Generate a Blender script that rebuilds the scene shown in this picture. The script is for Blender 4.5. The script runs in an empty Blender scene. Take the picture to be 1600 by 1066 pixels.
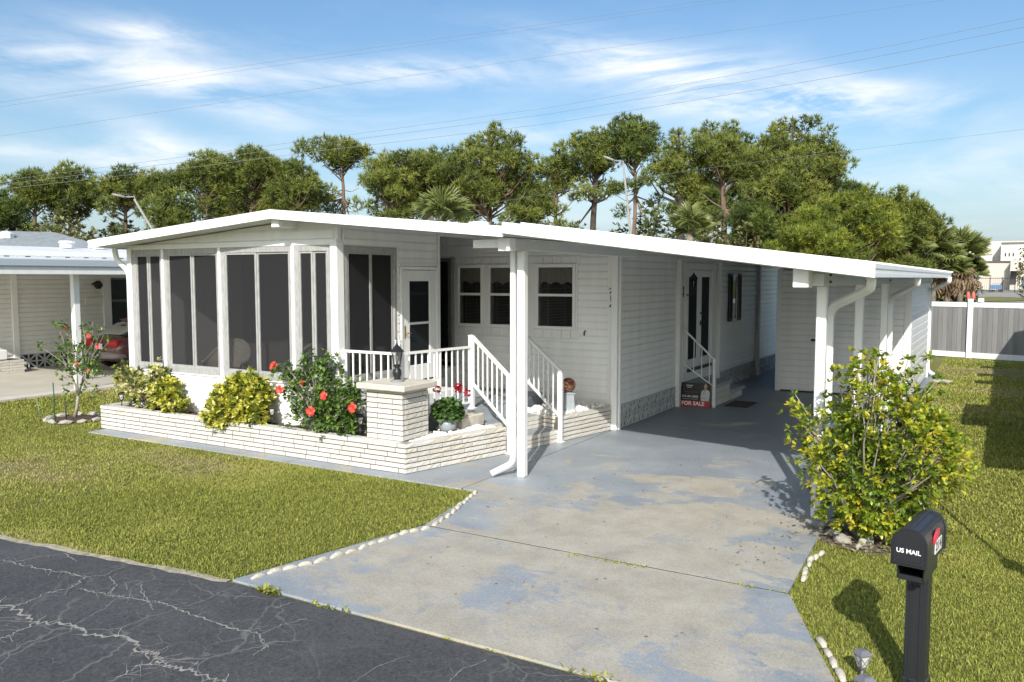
import bpy, bmesh, math, random
import numpy as np
from mathutils import Vector, Matrix
rnd = random.Random(7)
R = math.radians
SC = bpy.context.scene
COL = SC.collection
# ------------------------------------------------------------------ camera
F_PX, PITCH, YAW, CAMZ = 1288.5, R(4.37), R(30.77), 2.5
cd = bpy.data.cameras.new('camera'); cam = bpy.data.objects.new('camera', cd); COL.objects.link(cam)
cam.location = (0, 0, CAMZ); cam.rotation_euler = (math.pi / 2 - PITCH, 0, YAW)
cd.sensor_width = 36; cd.lens = 36 * F_PX / 1600; cd.clip_end = 3000; cd.clip_start = .05
SC.camera = cam
FW = Vector((-math.sin(YAW) * math.cos(PITCH), math.cos(YAW) * math.cos(PITCH), -math.sin(PITCH)))
RT = Vector((math.cos(YAW), math.sin(YAW), 0)); UP = RT.cross(FW)
def ray(x, y): return FW + RT * ((x - 800) / F_PX) - UP * ((y - 533) / F_PX)
def gz(x, y, z=0.0):
    d = ray(x, y); return Vector((0, 0, CAMZ)) + d * ((z - CAMZ) / d.z)
def far(x, dist, z=0.0):           # a place at a bearing and a distance from the camera
    d = ray(x, 434); k = dist / math.hypot(d.x, d.y) / 1.0
    return Vector((d.x * k, d.y * k, z))
def far_z(y, dist, x=800):         # height seen at that distance
    c = math.cos(math.atan((x - 800) / 1292)); return CAMZ + (434 - y) / 1292 * dist * c
# ------------------------------------------------------------------ light
SUNV = Vector((.555, -1.5, 1.0)).normalized()
sd = bpy.data.lights.new('sun', 'SUN'); so = bpy.data.objects.new('sun', sd); COL.objects.link(so)
sd.energy = 4.35; sd.angle = R(.53); sd.color = (1, .965, .90)
so.rotation_euler = (-SUNV).to_track_quat('-Z', 'Y').to_euler()
so.location = (5, -10, 20)
SUN_EL = math.asin(SUNV.z)
SUN_ROT = math.atan2(SUNV.x, SUNV.y)
W = bpy.data.worlds.new('World'); SC.world = W; W.use_nodes = True
SKY_STRENGTH = .132
def build_world():
    nt = W.node_tree; N = nt.nodes; L = nt.links
    for n in list(N): N.remove(n)
    out = N.new('ShaderNodeOutputWorld'); bg = N.new('ShaderNodeBackground'); L.new(bg.outputs[0], out.inputs[0])
    bg.inputs[1].default_value = SKY_STRENGTH
    sky = N.new('ShaderNodeTexSky'); sky.sky_type = 'NISHITA'; sky.sun_disc = False
    sky.sun_elevation = SUN_EL; sky.sun_rotation = SUN_ROT; sky.air_density = 1.0; sky.dust_density = 2.4; sky.ozone_density = 2.0
    tc = N.new('ShaderNodeTexCoord'); sp = N.new('ShaderNodeSeparateXYZ'); L.new(tc.outputs['Generated'], sp.inputs[0])
    def mth(op, a, b=None, c=None, clamp=False):
        m = N.new('ShaderNodeMath'); m.operation = op; m.use_clamp = clamp
        for i, v in enumerate((a, b, c)):
            if v is None: continue
            if isinstance(v, (int, float)): m.inputs[i].default_value = v
            else: L.new(v, m.inputs[i])
        return m.outputs[0]
    az = mth('ARCTAN2', sp.outputs[0], sp.outputs[1]); el = mth('ARCSINE', sp.outputs[2])
    # wispy cirrus: stretched, warped noise in azimuth / elevation
    cv = N.new('ShaderNodeCombineXYZ'); L.new(az, cv.inputs[0]); L.new(el, cv.inputs[1])
    def noise(scale, sx, sy, rot, detail, dist, rough=.6, off=0):
        mp = N.new('ShaderNodeMapping'); mp.inputs['Scale'].default_value = (sx, sy, 1); mp.inputs['Rotation'].default_value = (0, 0, rot); mp.inputs['Location'].default_value = (off, off * .7, 0)
        L.new(cv.outputs[0], mp.inputs[0])
        n = N.new('ShaderNodeTexNoise'); n.inputs['Scale'].default_value = scale; n.inputs['Detail'].default_value = detail
        n.inputs['Roughness'].default_value = rough; n.inputs['Distortion'].default_value = dist
        L.new(mp.outputs[0], n.inputs[0]); return n.outputs[0]
    wisp = noise(3.6, 1.0, 3.6, R(14), 8, 1.1, .56)
    soft = noise(2.2, 1.0, 2.6, R(10), 5, .4, .55, 3.1)
    fine = noise(17, .7, 3.5, R(20), 7, 1.6, .66, 1.7)
    def pix(x, y):
        d = ray(x, y).normalized(); return math.atan2(d.x, d.y), math.asin(d.z)
    total = None
    # individual cloud banks: centre px, half sizes px, slope, strength
    for (x, y, wx, wy, sl, st) in [(300, 118, 300, 32, -.14, .5), (120, 98, 150, 20, -.10, .6), (620, 116, 180, 22, .03, 1.5), (345, 150, 110, 26, -.25, .7), (240, 50, 75, 20, -.05, 1.0),
                                   (1130, 138, 230, 40, -.17, 1.7), (960, 88, 170, 26, -.22, .9), (1270, 160, 150, 24, -.02, 1.0), (250, 246, 110, 24, .05, 1.3), (225, 205, 50, 20, -.3, .5), (40, 238, 60, 14, 0, .6),
                                   (900, 208, 180, 20, .12, .5), (1400, 300, 330, 70, .08, .42), (60, 135, 110, 40, 0, .4), (690, 305, 500, 70, 0, .35), (1520, 255, 140, 20, .15, .4)]:
        a0, e0 = pix(x, y); s = 1 / 1288.5
        u = mth('MULTIPLY', mth('SUBTRACT', az, a0), 1 / (wx * s))
        v = mth('MULTIPLY', mth('SUBTRACT', mth('SUBTRACT', el, e0), mth('MULTIPLY', mth('SUBTRACT', az, a0), sl)), 1 / (wy * s))
        r2 = mth('ADD', mth('MULTIPLY', u, u), mth('MULTIPLY', v, v))
        g = mth('MULTIPLY', mth('POWER', 2.718, mth('MULTIPLY', r2, -1.0)), st)
        total = g if total is None else mth('ADD', total, g)
    # elsewhere thin cirrus everywhere in the sky, so the sky goes on outside the picture
    gen = mth('MULTIPLY', mth('SUBTRACT', soft, .5, None, True), 1.0)
    total = mth('ADD', total, gen)
    w2 = mth('ADD', mth('MULTIPLY', wisp, .80), mth('MULTIPLY', fine, .20))
    w2 = mth('MULTIPLY', mth('SUBTRACT', w2, .40), 3.6, None, True)
    cl = mth('MULTIPLY', total, w2, None, True)
    horizon = mth('POWER', 2.718, mth('MULTIPLY', mth('ABSOLUTE', el), -7.5))
    mixh = N.new('ShaderNodeMix'); mixh.data_type = 'RGBA'
    tint = N.new('ShaderNodeMix'); tint.data_type = 'RGBA'; tint.blend_type = 'MULTIPLY'; tint.inputs[0].default_value = 1
    hs = N.new('ShaderNodeHueSaturation'); hs.inputs['Saturation'].default_value = 1.16; hs.inputs['Value'].default_value = 1.0; L.new(sky.outputs[0], hs.inputs['Color'])
    L.new(hs.outputs[0], tint.inputs[6]); tint.inputs[7].default_value = SKY_TINT
    L.new(mth('MULTIPLY', horizon, .55), mixh.inputs[0]); L.new(tint.outputs[2], mixh.inputs[6]); mixh.inputs[7].default_value = (4.4, 5.4, 6.3, 1)
    mixc = N.new('ShaderNodeMix'); mixc.data_type = 'RGBA'
    L.new(mth('MULTIPLY', cl, .93), mixc.inputs[0]); L.new(mixh.outputs[2], mixc.inputs[6]); mixc.inputs[7].default_value = (6.4, 6.6, 6.75, 1)
    L.new(mixc.outputs[2], bg.inputs[0])
SKY_TINT = (.88, .98, 1.0, 1)
build_world()
VS = SC.view_settings; VS.view_transform = 'Standard'; VS.look = 'None'; VS.exposure = 0.34; VS.gamma = 1; VS.use_curve_mapping = False
SC.cycles.max_bounces = 8; SC.cycles.transparent_max_bounces = 12; SC.cycles.use_denoising = True
# ------------------------------------------------------------------ materials
MATS = {}
def mat(name, col, rough=.6, metal=0.0, var=0.0, vscale=4.0, bump=0.0, bscale=60.0, col2=None, spec=.5, vstretch=(1, 1, 1), detail=5, tint=None, transl=0.0, coat=0.0, contrast=(.3, .7)):
    m = bpy.data.materials.new(name); m.use_nodes = True; nt = m.node_tree; N = nt.nodes; L = nt.links
    b = N['Principled BSDF']; b.inputs['Roughness'].default_value = rough; b.inputs['Metallic'].default_value = metal
    b.inputs['Specular IOR Level'].default_value = spec; b.inputs['Coat Weight'].default_value = coat
    c4 = (*col, 1); b.inputs['Base Color'].default_value = c4
    tc = None
    if var or col2 or bump:
        tc = N.new('ShaderNodeTexCoord'); mp = N.new('ShaderNodeMapping'); mp.inputs['Scale'].default_value = vstretch; L.new(tc.outputs['Object'], mp.inputs[0])
    src = None
    if tint:                                    # natural leaf to leaf colour spread
        at = N.new('ShaderNodeAttribute'); at.attribute_name = 'tint'
        rp = N.new('ShaderNodeValToRGB'); L.new(at.outputs['Fac'], rp.inputs[0])
        while len(rp.color_ramp.elements) < len(tint): rp.color_ramp.elements.new(.5)
        for e, (p, c) in zip(rp.color_ramp.elements, tint): e.position = p; e.color = (*c, 1)
        src = rp.outputs[0]
    elif var or col2:
        n = N.new('ShaderNodeTexNoise'); n.inputs['Scale'].default_value = vscale; n.inputs['Detail'].default_value = detail; L.new(mp.outputs[0], n.inputs[0])
        rp = N.new('ShaderNodeValToRGB'); L.new(n.outputs[0], rp.inputs[0])
        ca = col2 if col2 else tuple(c * (1 - var) for c in col)
        cb = col if col2 else tuple(min(1, c * (1 + var)) for c in col)
        rp.color_ramp.elements[0].position, rp.color_ramp.elements[1].position = contrast
        rp.color_ramp.elements[0].color = (*ca, 1); rp.color_ramp.elements[1].color = (*cb, 1)
        src = rp.outputs[0]
    if src: L.new(src, b.inputs['Base Color'])
    if bump:
        n2 = N.new('ShaderNodeTexNoise'); n2.inputs['Scale'].default_value = bscale; n2.inputs['Detail'].default_value = 4; L.new(mp.outputs[0], n2.inputs[0])
        bp = N.new('ShaderNodeBump'); bp.inputs['Strength'].default_value = bump; bp.inputs['Distance'].default_value = .02; L.new(n2.outputs[0], bp.inputs['Height']); L.new(bp.outputs[0], b.inputs['Normal'])
    if transl:
        tr = N.new('ShaderNodeBsdfTranslucent'); mx = N.new('ShaderNodeMixShader'); mx.inputs[0].default_value = transl
        if src: L.new(src, tr.inputs[0])
        else: tr.inputs[0].default_value = c4
        L.new(b.outputs[0], mx.inputs[1]); L.new(tr.outputs[0], mx.inputs[2]); L.new(mx.outputs[0], N['Material Output'].inputs[0])
    MATS[name] = m; return m
def pane_mat(name, dark, see, gloss):
    "a window pane or insect screen: partly see-through, partly its own dark mesh, with a mirror gloss on top"
    m = bpy.data.materials.new(name); m.use_nodes = True; nt = m.node_tree; N = nt.nodes; L = nt.links
    for n in list(N): N.remove(n)
    o = N.new('ShaderNodeOutputMaterial'); d = N.new('ShaderNodeBsdfDiffuse'); d.inputs[0].default_value = (*dark, 1)
    t = N.new('ShaderNodeBsdfTransparent'); g = N.new('ShaderNodeBsdfGlossy'); g.inputs['Roughness'].default_value = .04; g.inputs[0].default_value = (.9, .95, 1, 1)
    m1 = N.new('ShaderNodeMixShader'); m1.inputs[0].default_value = see; L.new(d.outputs[0], m1.inputs[1]); L.new(t.outputs[0], m1.inputs[2])
    lw = N.new('ShaderNodeLayerWeight'); lw.inputs[0].default_value = gloss
    m2 = N.new('ShaderNodeMixShader'); L.new(lw.outputs['Fresnel'], m2.inputs[0]); L.new(m1.outputs[0], m2.inputs[1]); L.new(g.outputs[0], m2.inputs[2])
    L.new(m2.outputs[0], o.inputs[0]); MATS[name] = m; return m
white = mat('white_vinyl', (.82, .815, .80), .45, var=.055, vscale=2.2, bump=.05, bscale=30, vstretch=(2.2, 2.2, .35), detail=8)
white_metal = mat('white_metal', (.80, .795, .78), .38, var=.045, vscale=3.5, vstretch=(2, 2, .5), detail=9)
white_paint = mat('white_paint', (.78, .78, .77), .4, var=.03, vscale=3)
roof_white = mat('roof_white', (.74, .74, .73), .5, var=.06, vscale=1.2)
alu = mat('mill_aluminium', (.36, .355, .345), .55, metal=.1, var=.16, vscale=9, vstretch=(3, 3, 1))
alu_dark = mat('dark_aluminium', (.13, .13, .135), .45, var=.1)
trim_grey = mat('beam_grey', (.62, .63, .64), .5, var=.04)
black_metal = mat('black_metal', (.016, .016, .018), .42, var=.2, vscale=20)
screen = pane_mat('insect_screen', (.040, .040, .043), .52, .05)
glass = pane_mat('window_glass', (.012, .013, .015), .72, .14)
glass_dark = pane_mat('dark_glass', (.020, .023, .026), .18, .16)
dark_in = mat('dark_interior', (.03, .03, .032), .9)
brick_a = mat('brick_cream', (.575, .55, .495), .85, var=.10, vscale=18, bump=.25, bscale=70)
brick_b = mat('brick_light', (.625, .60, .55), .85, var=.09, vscale=18, bump=.25, bscale=70)
brick_c = mat('brick_buff', (.58, .54, .47), .88, var=.11, vscale=18, bump=.3, bscale=70)
mortar = mat('mortar', (.11, .095, .082), .95, var=.2, vscale=12)
cap_stone = mat('cap_stone', (.56, .515, .445), .85, var=.12, vscale=7, bump=.25, bscale=50)
mulch = mat('mulch', (.085, .052, .035), .95, var=.6, vscale=25, bump=1.0, bscale=45)
soil = mat('soil', (.12, .095, .07), .95, var=.4, vscale=18, bump=.7, bscale=40)
gravel_m = mat('white_gravel', (.80, .79, .76), .8, var=.08, vscale=30)
stone_w = mat('painted_edging_stone', (.52, .48, .40), .9, var=.24, vscale=25, bump=.5, bscale=60)
rock_m = mat('lime_rock', (.46, .43, .37), .9, var=.22, vscale=14, bump=.6, bscale=30)
porch_m = mat('porch_grey_paint', (.30, .33, .36), .55, var=.10, vscale=3, bump=.05)
skirt_m = mat('skirt_block', (.46, .47, .48), .85, var=.12, vscale=8, bump=.2)
grey_slate = mat('shutter_black', (.014, .014, .016), .5)
curtain_m = mat('valance_cloth', (.52, .49, .43), .9, var=.2, vscale=30, vstretch=(4, 1, .5))
blind_m = mat('blind_slat', (.26, .255, .24), .7)
wicker = mat('wicker', (.62, .58, .50), .8, var=.25, vscale=40)
brass = mat('brass', (.52, .36, .14), .35, metal=.9)
steel = mat('grey_steel', (.34, .35, .36), .4, metal=.6)
digit_m = mat('number_grey', (.09, .09, .095), .5)
lamp_glass = mat('lamp_glass', (.55, .55, .52), .25)
# ------------------------------------------------------------------ builders
WL = {}                                         # world location of every parent used
def wloc(o):
    return WL[o.name] if o is not None else Vector((0, 0, 0))
def tag(o, label=None, cat=None, group=None, kind=None):
    if label: o['label'] = label
    if cat: o['category'] = cat
    if group: o['group'] = group
    if kind: o['kind'] = kind
    return o
def thing(name, label, cat, loc=(0, 0, 0), group=None):
    o = bpy.data.objects.new(name, None); COL.objects.link(o); o.location = loc; o.empty_display_size = .2
    WL[o.name] = Vector(loc); return tag(o, label, cat, group)
def link(name, me, parent=None, loc=None):
    "loc: world place of the mesh origin"
    o = bpy.data.objects.new(name, me); COL.objects.link(o)
    loc = Vector(loc) if loc is not None else wloc(parent)
    WL[o.name] = loc
    if parent is not None: o.parent = parent; o.location = loc - wloc(parent)
    else: o.location = loc
    return o
class MB:
    def __init__(s): s.v = []; s.f = []; s.sm = []
    def add(s, vs, fs, smooth=False):
        k = len(s.v); s.v += [tuple(v) for v in vs]; s.f += [tuple(i + k for i in f) for f in fs]; s.sm += [smooth] * len(fs); return s
    def box(s, x0, y0, z0, x1, y1, z1):
        x0, x1 = min(x0, x1), max(x0, x1); y0, y1 = min(y0, y1), max(y0, y1); z0, z1 = min(z0, z1), max(z0, z1)
        return s.add([(x0, y0, z0), (x1, y0, z0), (x1, y1, z0), (x0, y1, z0), (x0, y0, z1), (x1, y0, z1), (x1, y1, z1), (x0, y1, z1)],
                     [(3, 2, 1, 0), (4, 5, 6, 7), (0, 1, 5, 4), (1, 2, 6, 5), (2, 3, 7, 6), (3, 0, 4, 7)])
    def cbox(s, x0, y0, z0, x1, y1, z1, c=.006):
        "box with chamfered edges"
        x0, x1 = min(x0, x1), max(x0, x1); y0, y1 = min(y0, y1), max(y0, y1); z0, z1 = min(z0, z1), max(z0, z1)
        c = min(c, (x1 - x0) * .45, (y1 - y0) * .45, (z1 - z0) * .45)
        bm = bmesh.new(); bmesh.ops.create_cube(bm, size=1)
        for v in bm.verts: v.co = Vector(((x0 + x1) / 2 + v.co.x * (x1 - x0), (y0 + y1) / 2 + v.co.y * (y1 - y0), (z0 + z1) / 2 + v.co.z * (z1 - z0)))
        bmesh.ops.bevel(bm, geom=bm.edges[:], offset=c, segments=1, affect='EDGES')
        return s.bm(bm)
    def bm(s, bm, smooth=False):
        bm.verts.index_update(); s.add([v.co[:] for v in bm.verts], [[v.index for v in f.verts] for f in bm.faces], smooth); bm.free(); return s
    def bar(s, p, q, w, h, up=(0, 0, 1)):
        "square bar from p to q, w across, h along up"
        p = Vector(p); q = Vector(q); d = (q - p).normalized(); u = Vector(up)
        if abs(d.dot(u)) > .98: u = Vector((0, 1, 0))
        sd_ = d.cross(u).normalized(); u = sd_.cross(d)
        a = sd_ * w / 2; b = u * h / 2
        return s.add([p - a - b, p + a - b, p + a + b, p - a + b, q - a - b, q + a - b, q + a + b, q - a + b],
                     [(0, 1, 2, 3), (7, 6, 5, 4), (0, 4, 5, 1), (1, 5, 6, 2), (2, 6, 7, 3), (3, 7, 4, 0)])
    def tube(s, pts, rad, n=8, smooth=True, caps=True):
        pts = [Vector(p) for p in pts]; rad = rad if isinstance(rad, (list, tuple)) else [rad] * len(pts)
        ring0 = None; vs = []; prev = None
        for i, p in enumerate(pts):
            d = (pts[min(i + 1, len(pts) - 1)] - pts[max(i - 1, 0)]).normalized()
            if prev is None: u = d.orthogonal().normalized()
            else: u = (prev - d * prev.dot(d)); u = u.normalized() if u.length > 1e-6 else d.orthogonal().normalized()
            prev = u; w = d.cross(u)
            for k in range(n):
                a = 2 * math.pi * k / n; vs.append(p + (u * math.cos(a) + w * math.sin(a)) * rad[i])
        fs = [(i * n + k, i * n + (k + 1) % n, (i + 1) * n + (k + 1) % n, (i + 1) * n + k) for i in range(len(pts) - 1) for k in range(n)]
        if caps: fs += [tuple(range(n - 1, -1, -1)), tuple((len(pts) - 1) * n + k for k in range(n))]
        return s.add(vs, fs, smooth)
    def lathe(s, prof, c=(0, 0, 0), n=16, smooth=True):
        vs = []; fs = []
        for r, z in prof:
            for k in range(n):
                a = 2 * math.pi * k / n; vs.append((c[0] + r * math.cos(a), c[1] + r * math.sin(a), c[2] + z))
        m = len(prof)
        fs = [(i * n + k, i * n + (k + 1) % n, (i + 1) * n + (k + 1) % n, (i + 1) * n + k) for i in range(m - 1) for k in range(n)]
        fs += [tuple(range(n - 1, -1, -1)), tuple((m - 1) * n + k for k in range(n))]
        return s.add(vs, fs, smooth)
    def prism(s, poly, z0, z1):
        "poly counter clockwise in x,y"
        n = len(poly); vs = [(x, y, z0) for x, y in poly] + [(x, y, z1) for x, y in poly]
        return s.add(vs, [tuple(range(n - 1, -1, -1)), tuple(range(n, 2 * n))] + [(i, (i + 1) % n, n + (i + 1) % n, n + i) for i in range(n)])
    def loft(s, rings, closed=True, smooth=True, caps=True):
        n = len(rings[0]); vs = [p for r in rings for p in r]; fs = []
        for i in range(len(rings) - 1):
            for k in range(n if closed else n - 1):
                fs.append((i * n + k, i * n + (k + 1) % n, (i + 1) * n + (k + 1) % n, (i + 1) * n + k))
        if caps: fs += [tuple(range(n - 1, -1, -1)), tuple((len(rings) - 1) * n + k for k in range(n))]
        return s.add(vs, fs, smooth)
    def mesh(s, name, m, off=(0, 0, 0)):
        me = bpy.data.meshes.new(name); o = Vector(off)
        me.from_pydata([(v[0] - o.x, v[1] - o.y, v[2] - o.z) for v in s.v], [], s.f); me.materials.append(m)
        if any(s.sm): me.polygons.foreach_set('use_smooth', s.sm)
        me.update(); return me
    def build(s, name, m, parent=None, loc=None, label=None, kind=None):
        l = Vector(loc) if loc is not None else wloc(parent)
        o = link(name, s.mesh(name, m, l), parent, l); return tag(o, label, None, None, kind)
def part(name, m, parent, *boxes, c=0, **kw):
    b = MB()
    for bx in boxes: b.cbox(*bx, c=c) if c else b.box(*bx)
    return b.build(name, m, parent, **kw)
def copy_tree(o, parent=None):
    c = o.copy(); COL.objects.link(c)
    if parent is not None: c.parent = parent
    for ch in list(o.children): copy_tree(ch, c)
    return c
_txt = {}
def text_mesh(txt, size, m, ext=.001, bold=0.0, align='CENTER'):
    cu = bpy.data.curves.new('lettering', 'FONT'); cu.body = txt; cu.size = size; cu.extrude = ext; cu.offset = bold; cu.align_x = align; cu.align_y = 'CENTER'; cu.resolution_u = 3
    o = bpy.data.objects.new('lettering', cu); COL.objects.link(o)
    dg = bpy.context.evaluated_depsgraph_get(); me = bpy.data.meshes.new_from_object(o.evaluated_get(dg)); COL.objects.unlink(o); bpy.data.objects.remove(o)
    me.materials.clear(); me.materials.append(m); return me
def text(name, txt, size, m, parent, loc, rot, **kw):
    o = link(name, text_mesh(txt, size, m, **kw), parent, loc); o.rotation_euler = rot; return o
def np_mesh(name, V, Fc, m, tint=None, smooth=False):
    "fast mesh from arrays; Fc (n,k)"
    me = bpy.data.meshes.new(name); V = np.asarray(V, np.float32); Fc = np.asarray(Fc, np.int32); n, k = Fc.shape
    me.vertices.add(len(V)); me.vertices.foreach_set('co', V.ravel())
    me.loops.add(n * k); me.loops.foreach_set('vertex_index', Fc.ravel())
    me.polygons.add(n); me.polygons.foreach_set('loop_start', np.arange(0, n * k, k, dtype=np.int32))
    try: me.polygons.foreach_set('loop_total', np.full(n, k, np.int32))
    except Exception: pass
    if tint is not None:
        a = me.attributes.new('tint', 'FLOAT', 'POINT'); a.data.foreach_set('value', np.asarray(tint, np.float32))
    if smooth: me.polygons.foreach_set('use_smooth', np.ones(n, bool))
    me.materials.append(m); me.update(calc_edges=True); return me
def clip_poly(poly, a, b, c):
    "keep a*x+b*y+c >= 0"
    out = []
    for i in range(len(poly)):
        p, q = poly[i], poly[(i + 1) % len(poly)]; dp = a * p[0] + b * p[1] + c; dq = a * q[0] + b * q[1] + c
        if dp >= 0: out.append(p)
        if dp * dq < 0:
            t = dp / (dp - dq); out.append((p[0] + (q[0] - p[0]) * t, p[1] + (q[1] - p[1]) * t))
    return out
def siding(parent, axis, c, sgn, a0, a1, z0, z1, m=white, course=.12, holes=(), clips=(), name='siding_plank'):
    """Lap siding: every course a plank of its own. axis 'x': plane y=c, facing sgn*y; axis 'y': plane x=c."""
    n = max(1, round((z1 - z0) / course)); h = (z1 - z0) / n
    for i in range(n):
        b0, b1 = z0 + i * h, z0 + (i + 1) * h
        spans = [(a0, a1, b0, b1)]
        for (ha0, ha1, hz0, hz1) in holes:
            new = []
            for (s0, s1, t0, t1) in spans:
                if hz1 <= t0 or hz0 >= t1 or ha1 <= s0 or ha0 >= s1: new.append((s0, s1, t0, t1)); continue
                if s0 < ha0: new.append((s0, ha0, t0, t1))
                if s1 > ha1: new.append((ha1, s1, t0, t1))
                if hz0 - t0 > .02: new.append((max(s0, ha0), min(s1, ha1), t0, hz0))
                if t1 - hz1 > .02: new.append((max(s0, ha0), min(s1, ha1), hz1, t1))
            spans = new
        for (s0, s1, t0, t1) in spans:
            if s1 - s0 < .02: continue
            poly = [(s0, t0), (s1, t0), (s1, t1), (s0, t1)]
            for cl in clips: poly = clip_poly(poly, *cl)
            if len(poly) < 3: continue
            fl = (axis == 'x') == (sgn < 0); B = MB(); zk = b0 + h * .74
            # Dutch lap profile: flat face, then a cove tucked under the plank above
            for sub, d0, d1, za, zb in ((clip_poly(poly, 0, -1, zk), .024, .021, b0, zk), (clip_poly(poly, 0, 1, -zk), .021, .003, zk, b1)):
                if len(sub) < 3: continue
                k = len(sub); vs = []
                for (a, z) in sub:
                    d = c + sgn * (d0 + (d1 - d0) * (z - za) / (zb - za)); vs.append((a, d, z) if axis == 'x' else (d, a, z))
                for (a, z) in sub: vs.append((a, c, z) if axis == 'x' else (c, a, z))
                fs = [tuple(range(k)) if fl else tuple(range(k - 1, -1, -1))]
                for j in range(k):
                    if abs(sub[j][1] - zk) < 1e-6 and abs(sub[(j + 1) % k][1] - zk) < 1e-6: continue
                    q = (j, k + j, k + (j + 1) % k, (j + 1) % k); fs.append(q if fl else q[::-1])
                B.add(vs, fs)
            B.build(name, m, parent)
# ------------------------------------------------------------------ ground, road, paving
def ng(name):
    m = bpy.data.materials.new(name); m.use_nodes = True; nt = m.node_tree; MATS[name] = m
    return m, nt, nt.nodes, nt.links, nt.nodes['Principled BSDF']
class NB:
    def __init__(s, name):
        s.m, s.nt, s.N, s.L, s.b = ng(name); s.tc = s.N.new('ShaderNodeTexCoord'); s.co = s.tc.outputs['Object']
    def _in(s, sock, v):
        if v is None: return
        if hasattr(v, 'is_output'): s.L.new(v, sock)
        else: sock.default_value = v
    def math(s, op, a, b=None, clamp=False):
        n = s.N.new('ShaderNodeMath'); n.operation = op; n.use_clamp = clamp; s._in(n.inputs[0], a); s._in(n.inputs[1], b); return n.outputs[0]
    def map(s, scale=(1, 1, 1), loc=(0, 0, 0), rot=(0, 0, 0), src=None):
        n = s.N.new('ShaderNodeMapping'); n.inputs['Scale'].default_value = scale; n.inputs['Location'].default_value = loc; n.inputs['Rotation'].default_value = rot
        s.L.new(src or s.co, n.inputs[0]); return n.outputs[0]
    def noise(s, scale, detail=5, rough=.55, dist=0.0, src=None, out=0):
        n = s.N.new('ShaderNodeTexNoise'); n.inputs['Scale'].default_value = scale; n.inputs['Detail'].default_value = detail; n.inputs['Roughness'].default_value = rough; n.inputs['Distortion'].default_value = dist
        s.L.new(src or s.co, n.inputs[0]); return n.outputs[out]
    def voro(s, scale, feature='F1', dist=None, src=None, out='Distance', rnd_=1.0):
        n = s.N.new('ShaderNodeTexVoronoi'); n.feature = feature; n.inputs['Scale'].default_value = scale; n.inputs['Randomness'].default_value = rnd_
        if dist: n.distance = dist
        s.L.new(src or s.co, n.inputs[0]); return n.outputs[out]
    def ramp(s, f, *stops):
        n = s.N.new('ShaderNodeValToRGB'); s._in(n.inputs[0], f)
        while len(n.color_ramp.elements) < len(stops): n.color_ramp.elements.new(.5)
        for e, (p, c) in zip(n.color_ramp.elements, stops):
            e.position = p; e.color = (*c, 1) if isinstance(c, tuple) else (c, c, c, 1)
        return n.outputs[0]
    def mix(s, f, a, b, blend='MIX'):
        n = s.N.new('ShaderNodeMix'); n.data_type = 'RGBA'; n.blend_type = blend
        s._in(n.inputs[0], f)
        for k, v in ((6, a), (7, b)): s._in(n.inputs[k], (*v, 1) if isinstance(v, tuple) else v)
        return n.outputs[2]
    def warp(s, scale, amt, src=None):
        n = s.noise(scale, 3, out=1, src=src); v = s.N.new('ShaderNodeVectorMath'); v.operation = 'MULTIPLY_ADD'; s.L.new(n, v.inputs[0]); v.inputs[1].default_value = (amt, amt, amt); s.L.new(src or s.co, v.inputs[2]); return v.outputs[0]
    def bump(s, h, strength, dist=.02):
        n = s.N.new('ShaderNodeBump'); n.inputs['Strength'].default_value = strength; n.inputs['Distance'].default_value = dist; s.L.new(h, n.inputs['Height']); s.L.new(n.outputs[0], s.b.inputs['Normal'])
    def sep(s, i):
        n = s.N.new('ShaderNodeSeparateXYZ'); s.L.new(s.co, n.inputs[0]); return n.outputs[i]
def mapr(s, v, a, b, c=0.0, d=1.0):
    n = s.N.new('ShaderNodeMapRange'); s.L.new(v, n.inputs[0]); n.inputs[1].default_value = a; n.inputs[2].default_value = b; n.inputs[3].default_value = c; n.inputs[4].default_value = d; return n.outputs[0]
NB.mapr = mapr
g = NB('lawn_ground')
gcol = g.ramp(g.noise(.55, 6, .65), (.30, (.25, .215, .10)), (.46, (.215, .21, .065)), (.62, (.18, .20, .05)))
gcol = g.mix(g.ramp(g.noise(34, 6, .8), (.40, 0.0), (.66, .7)), gcol, (.25, .21, .09))
g.L.new(gcol, g.b.inputs['Base Color']); g.b.inputs['Roughness'].default_value = .95; g.b.inputs['Specular IOR Level'].default_value = .1; g.bump(g.noise(60, 5), .9, .03)
g = NB('asphalt_road')
w1 = g.warp(2.2, .35); w2 = g.warp(5.0, .16)
base = g.ramp(g.noise(1.1, 6, .6), (.3, (.036, .037, .040)), (.7, (.075, .076, .080)))
base = g.mix(g.ramp(g.noise(260, 2), (.52, 0.0), (.72, .5)), base, (.15, .15, .15)); base = g.mix(g.ramp(g.noise(90, 3), (.55, 0.0), (.75, .4)), base, (.02, .02, .022)); base = g.mix(g.ramp(g.noise(48, 6, .8), (.51, 0.0), (.575, .5)), base, (.125, .125, .13)); base = g.mix(g.ramp(g.noise(30, 5, .8), (.52, 0.0), (.58, .6)), base, (.024, .024, .026)); base = g.mix(g.ramp(g.voro(60, src=g.warp(40, .02)), (.08, .8), (.17, 0.0)), base, (.20, .195, .19))
c2 = g.ramp(g.voro(1.5, 'DISTANCE_TO_EDGE', src=w2), (0.0, 1.0), (.018, 0.0))
zone = g.ramp(g.noise(.5, 3), (.46, 0.0), (.58, 1.0))
zone2 = g.math('MULTIPLY', zone, g.ramp(g.noise(2.5, 3), (.45, .1), (.6, .9)))
c3 = g.ramp(g.voro(5.2, 'DISTANCE_TO_EDGE', src=w2), (0.0, 1.0), (.035, 0.0))
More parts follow.
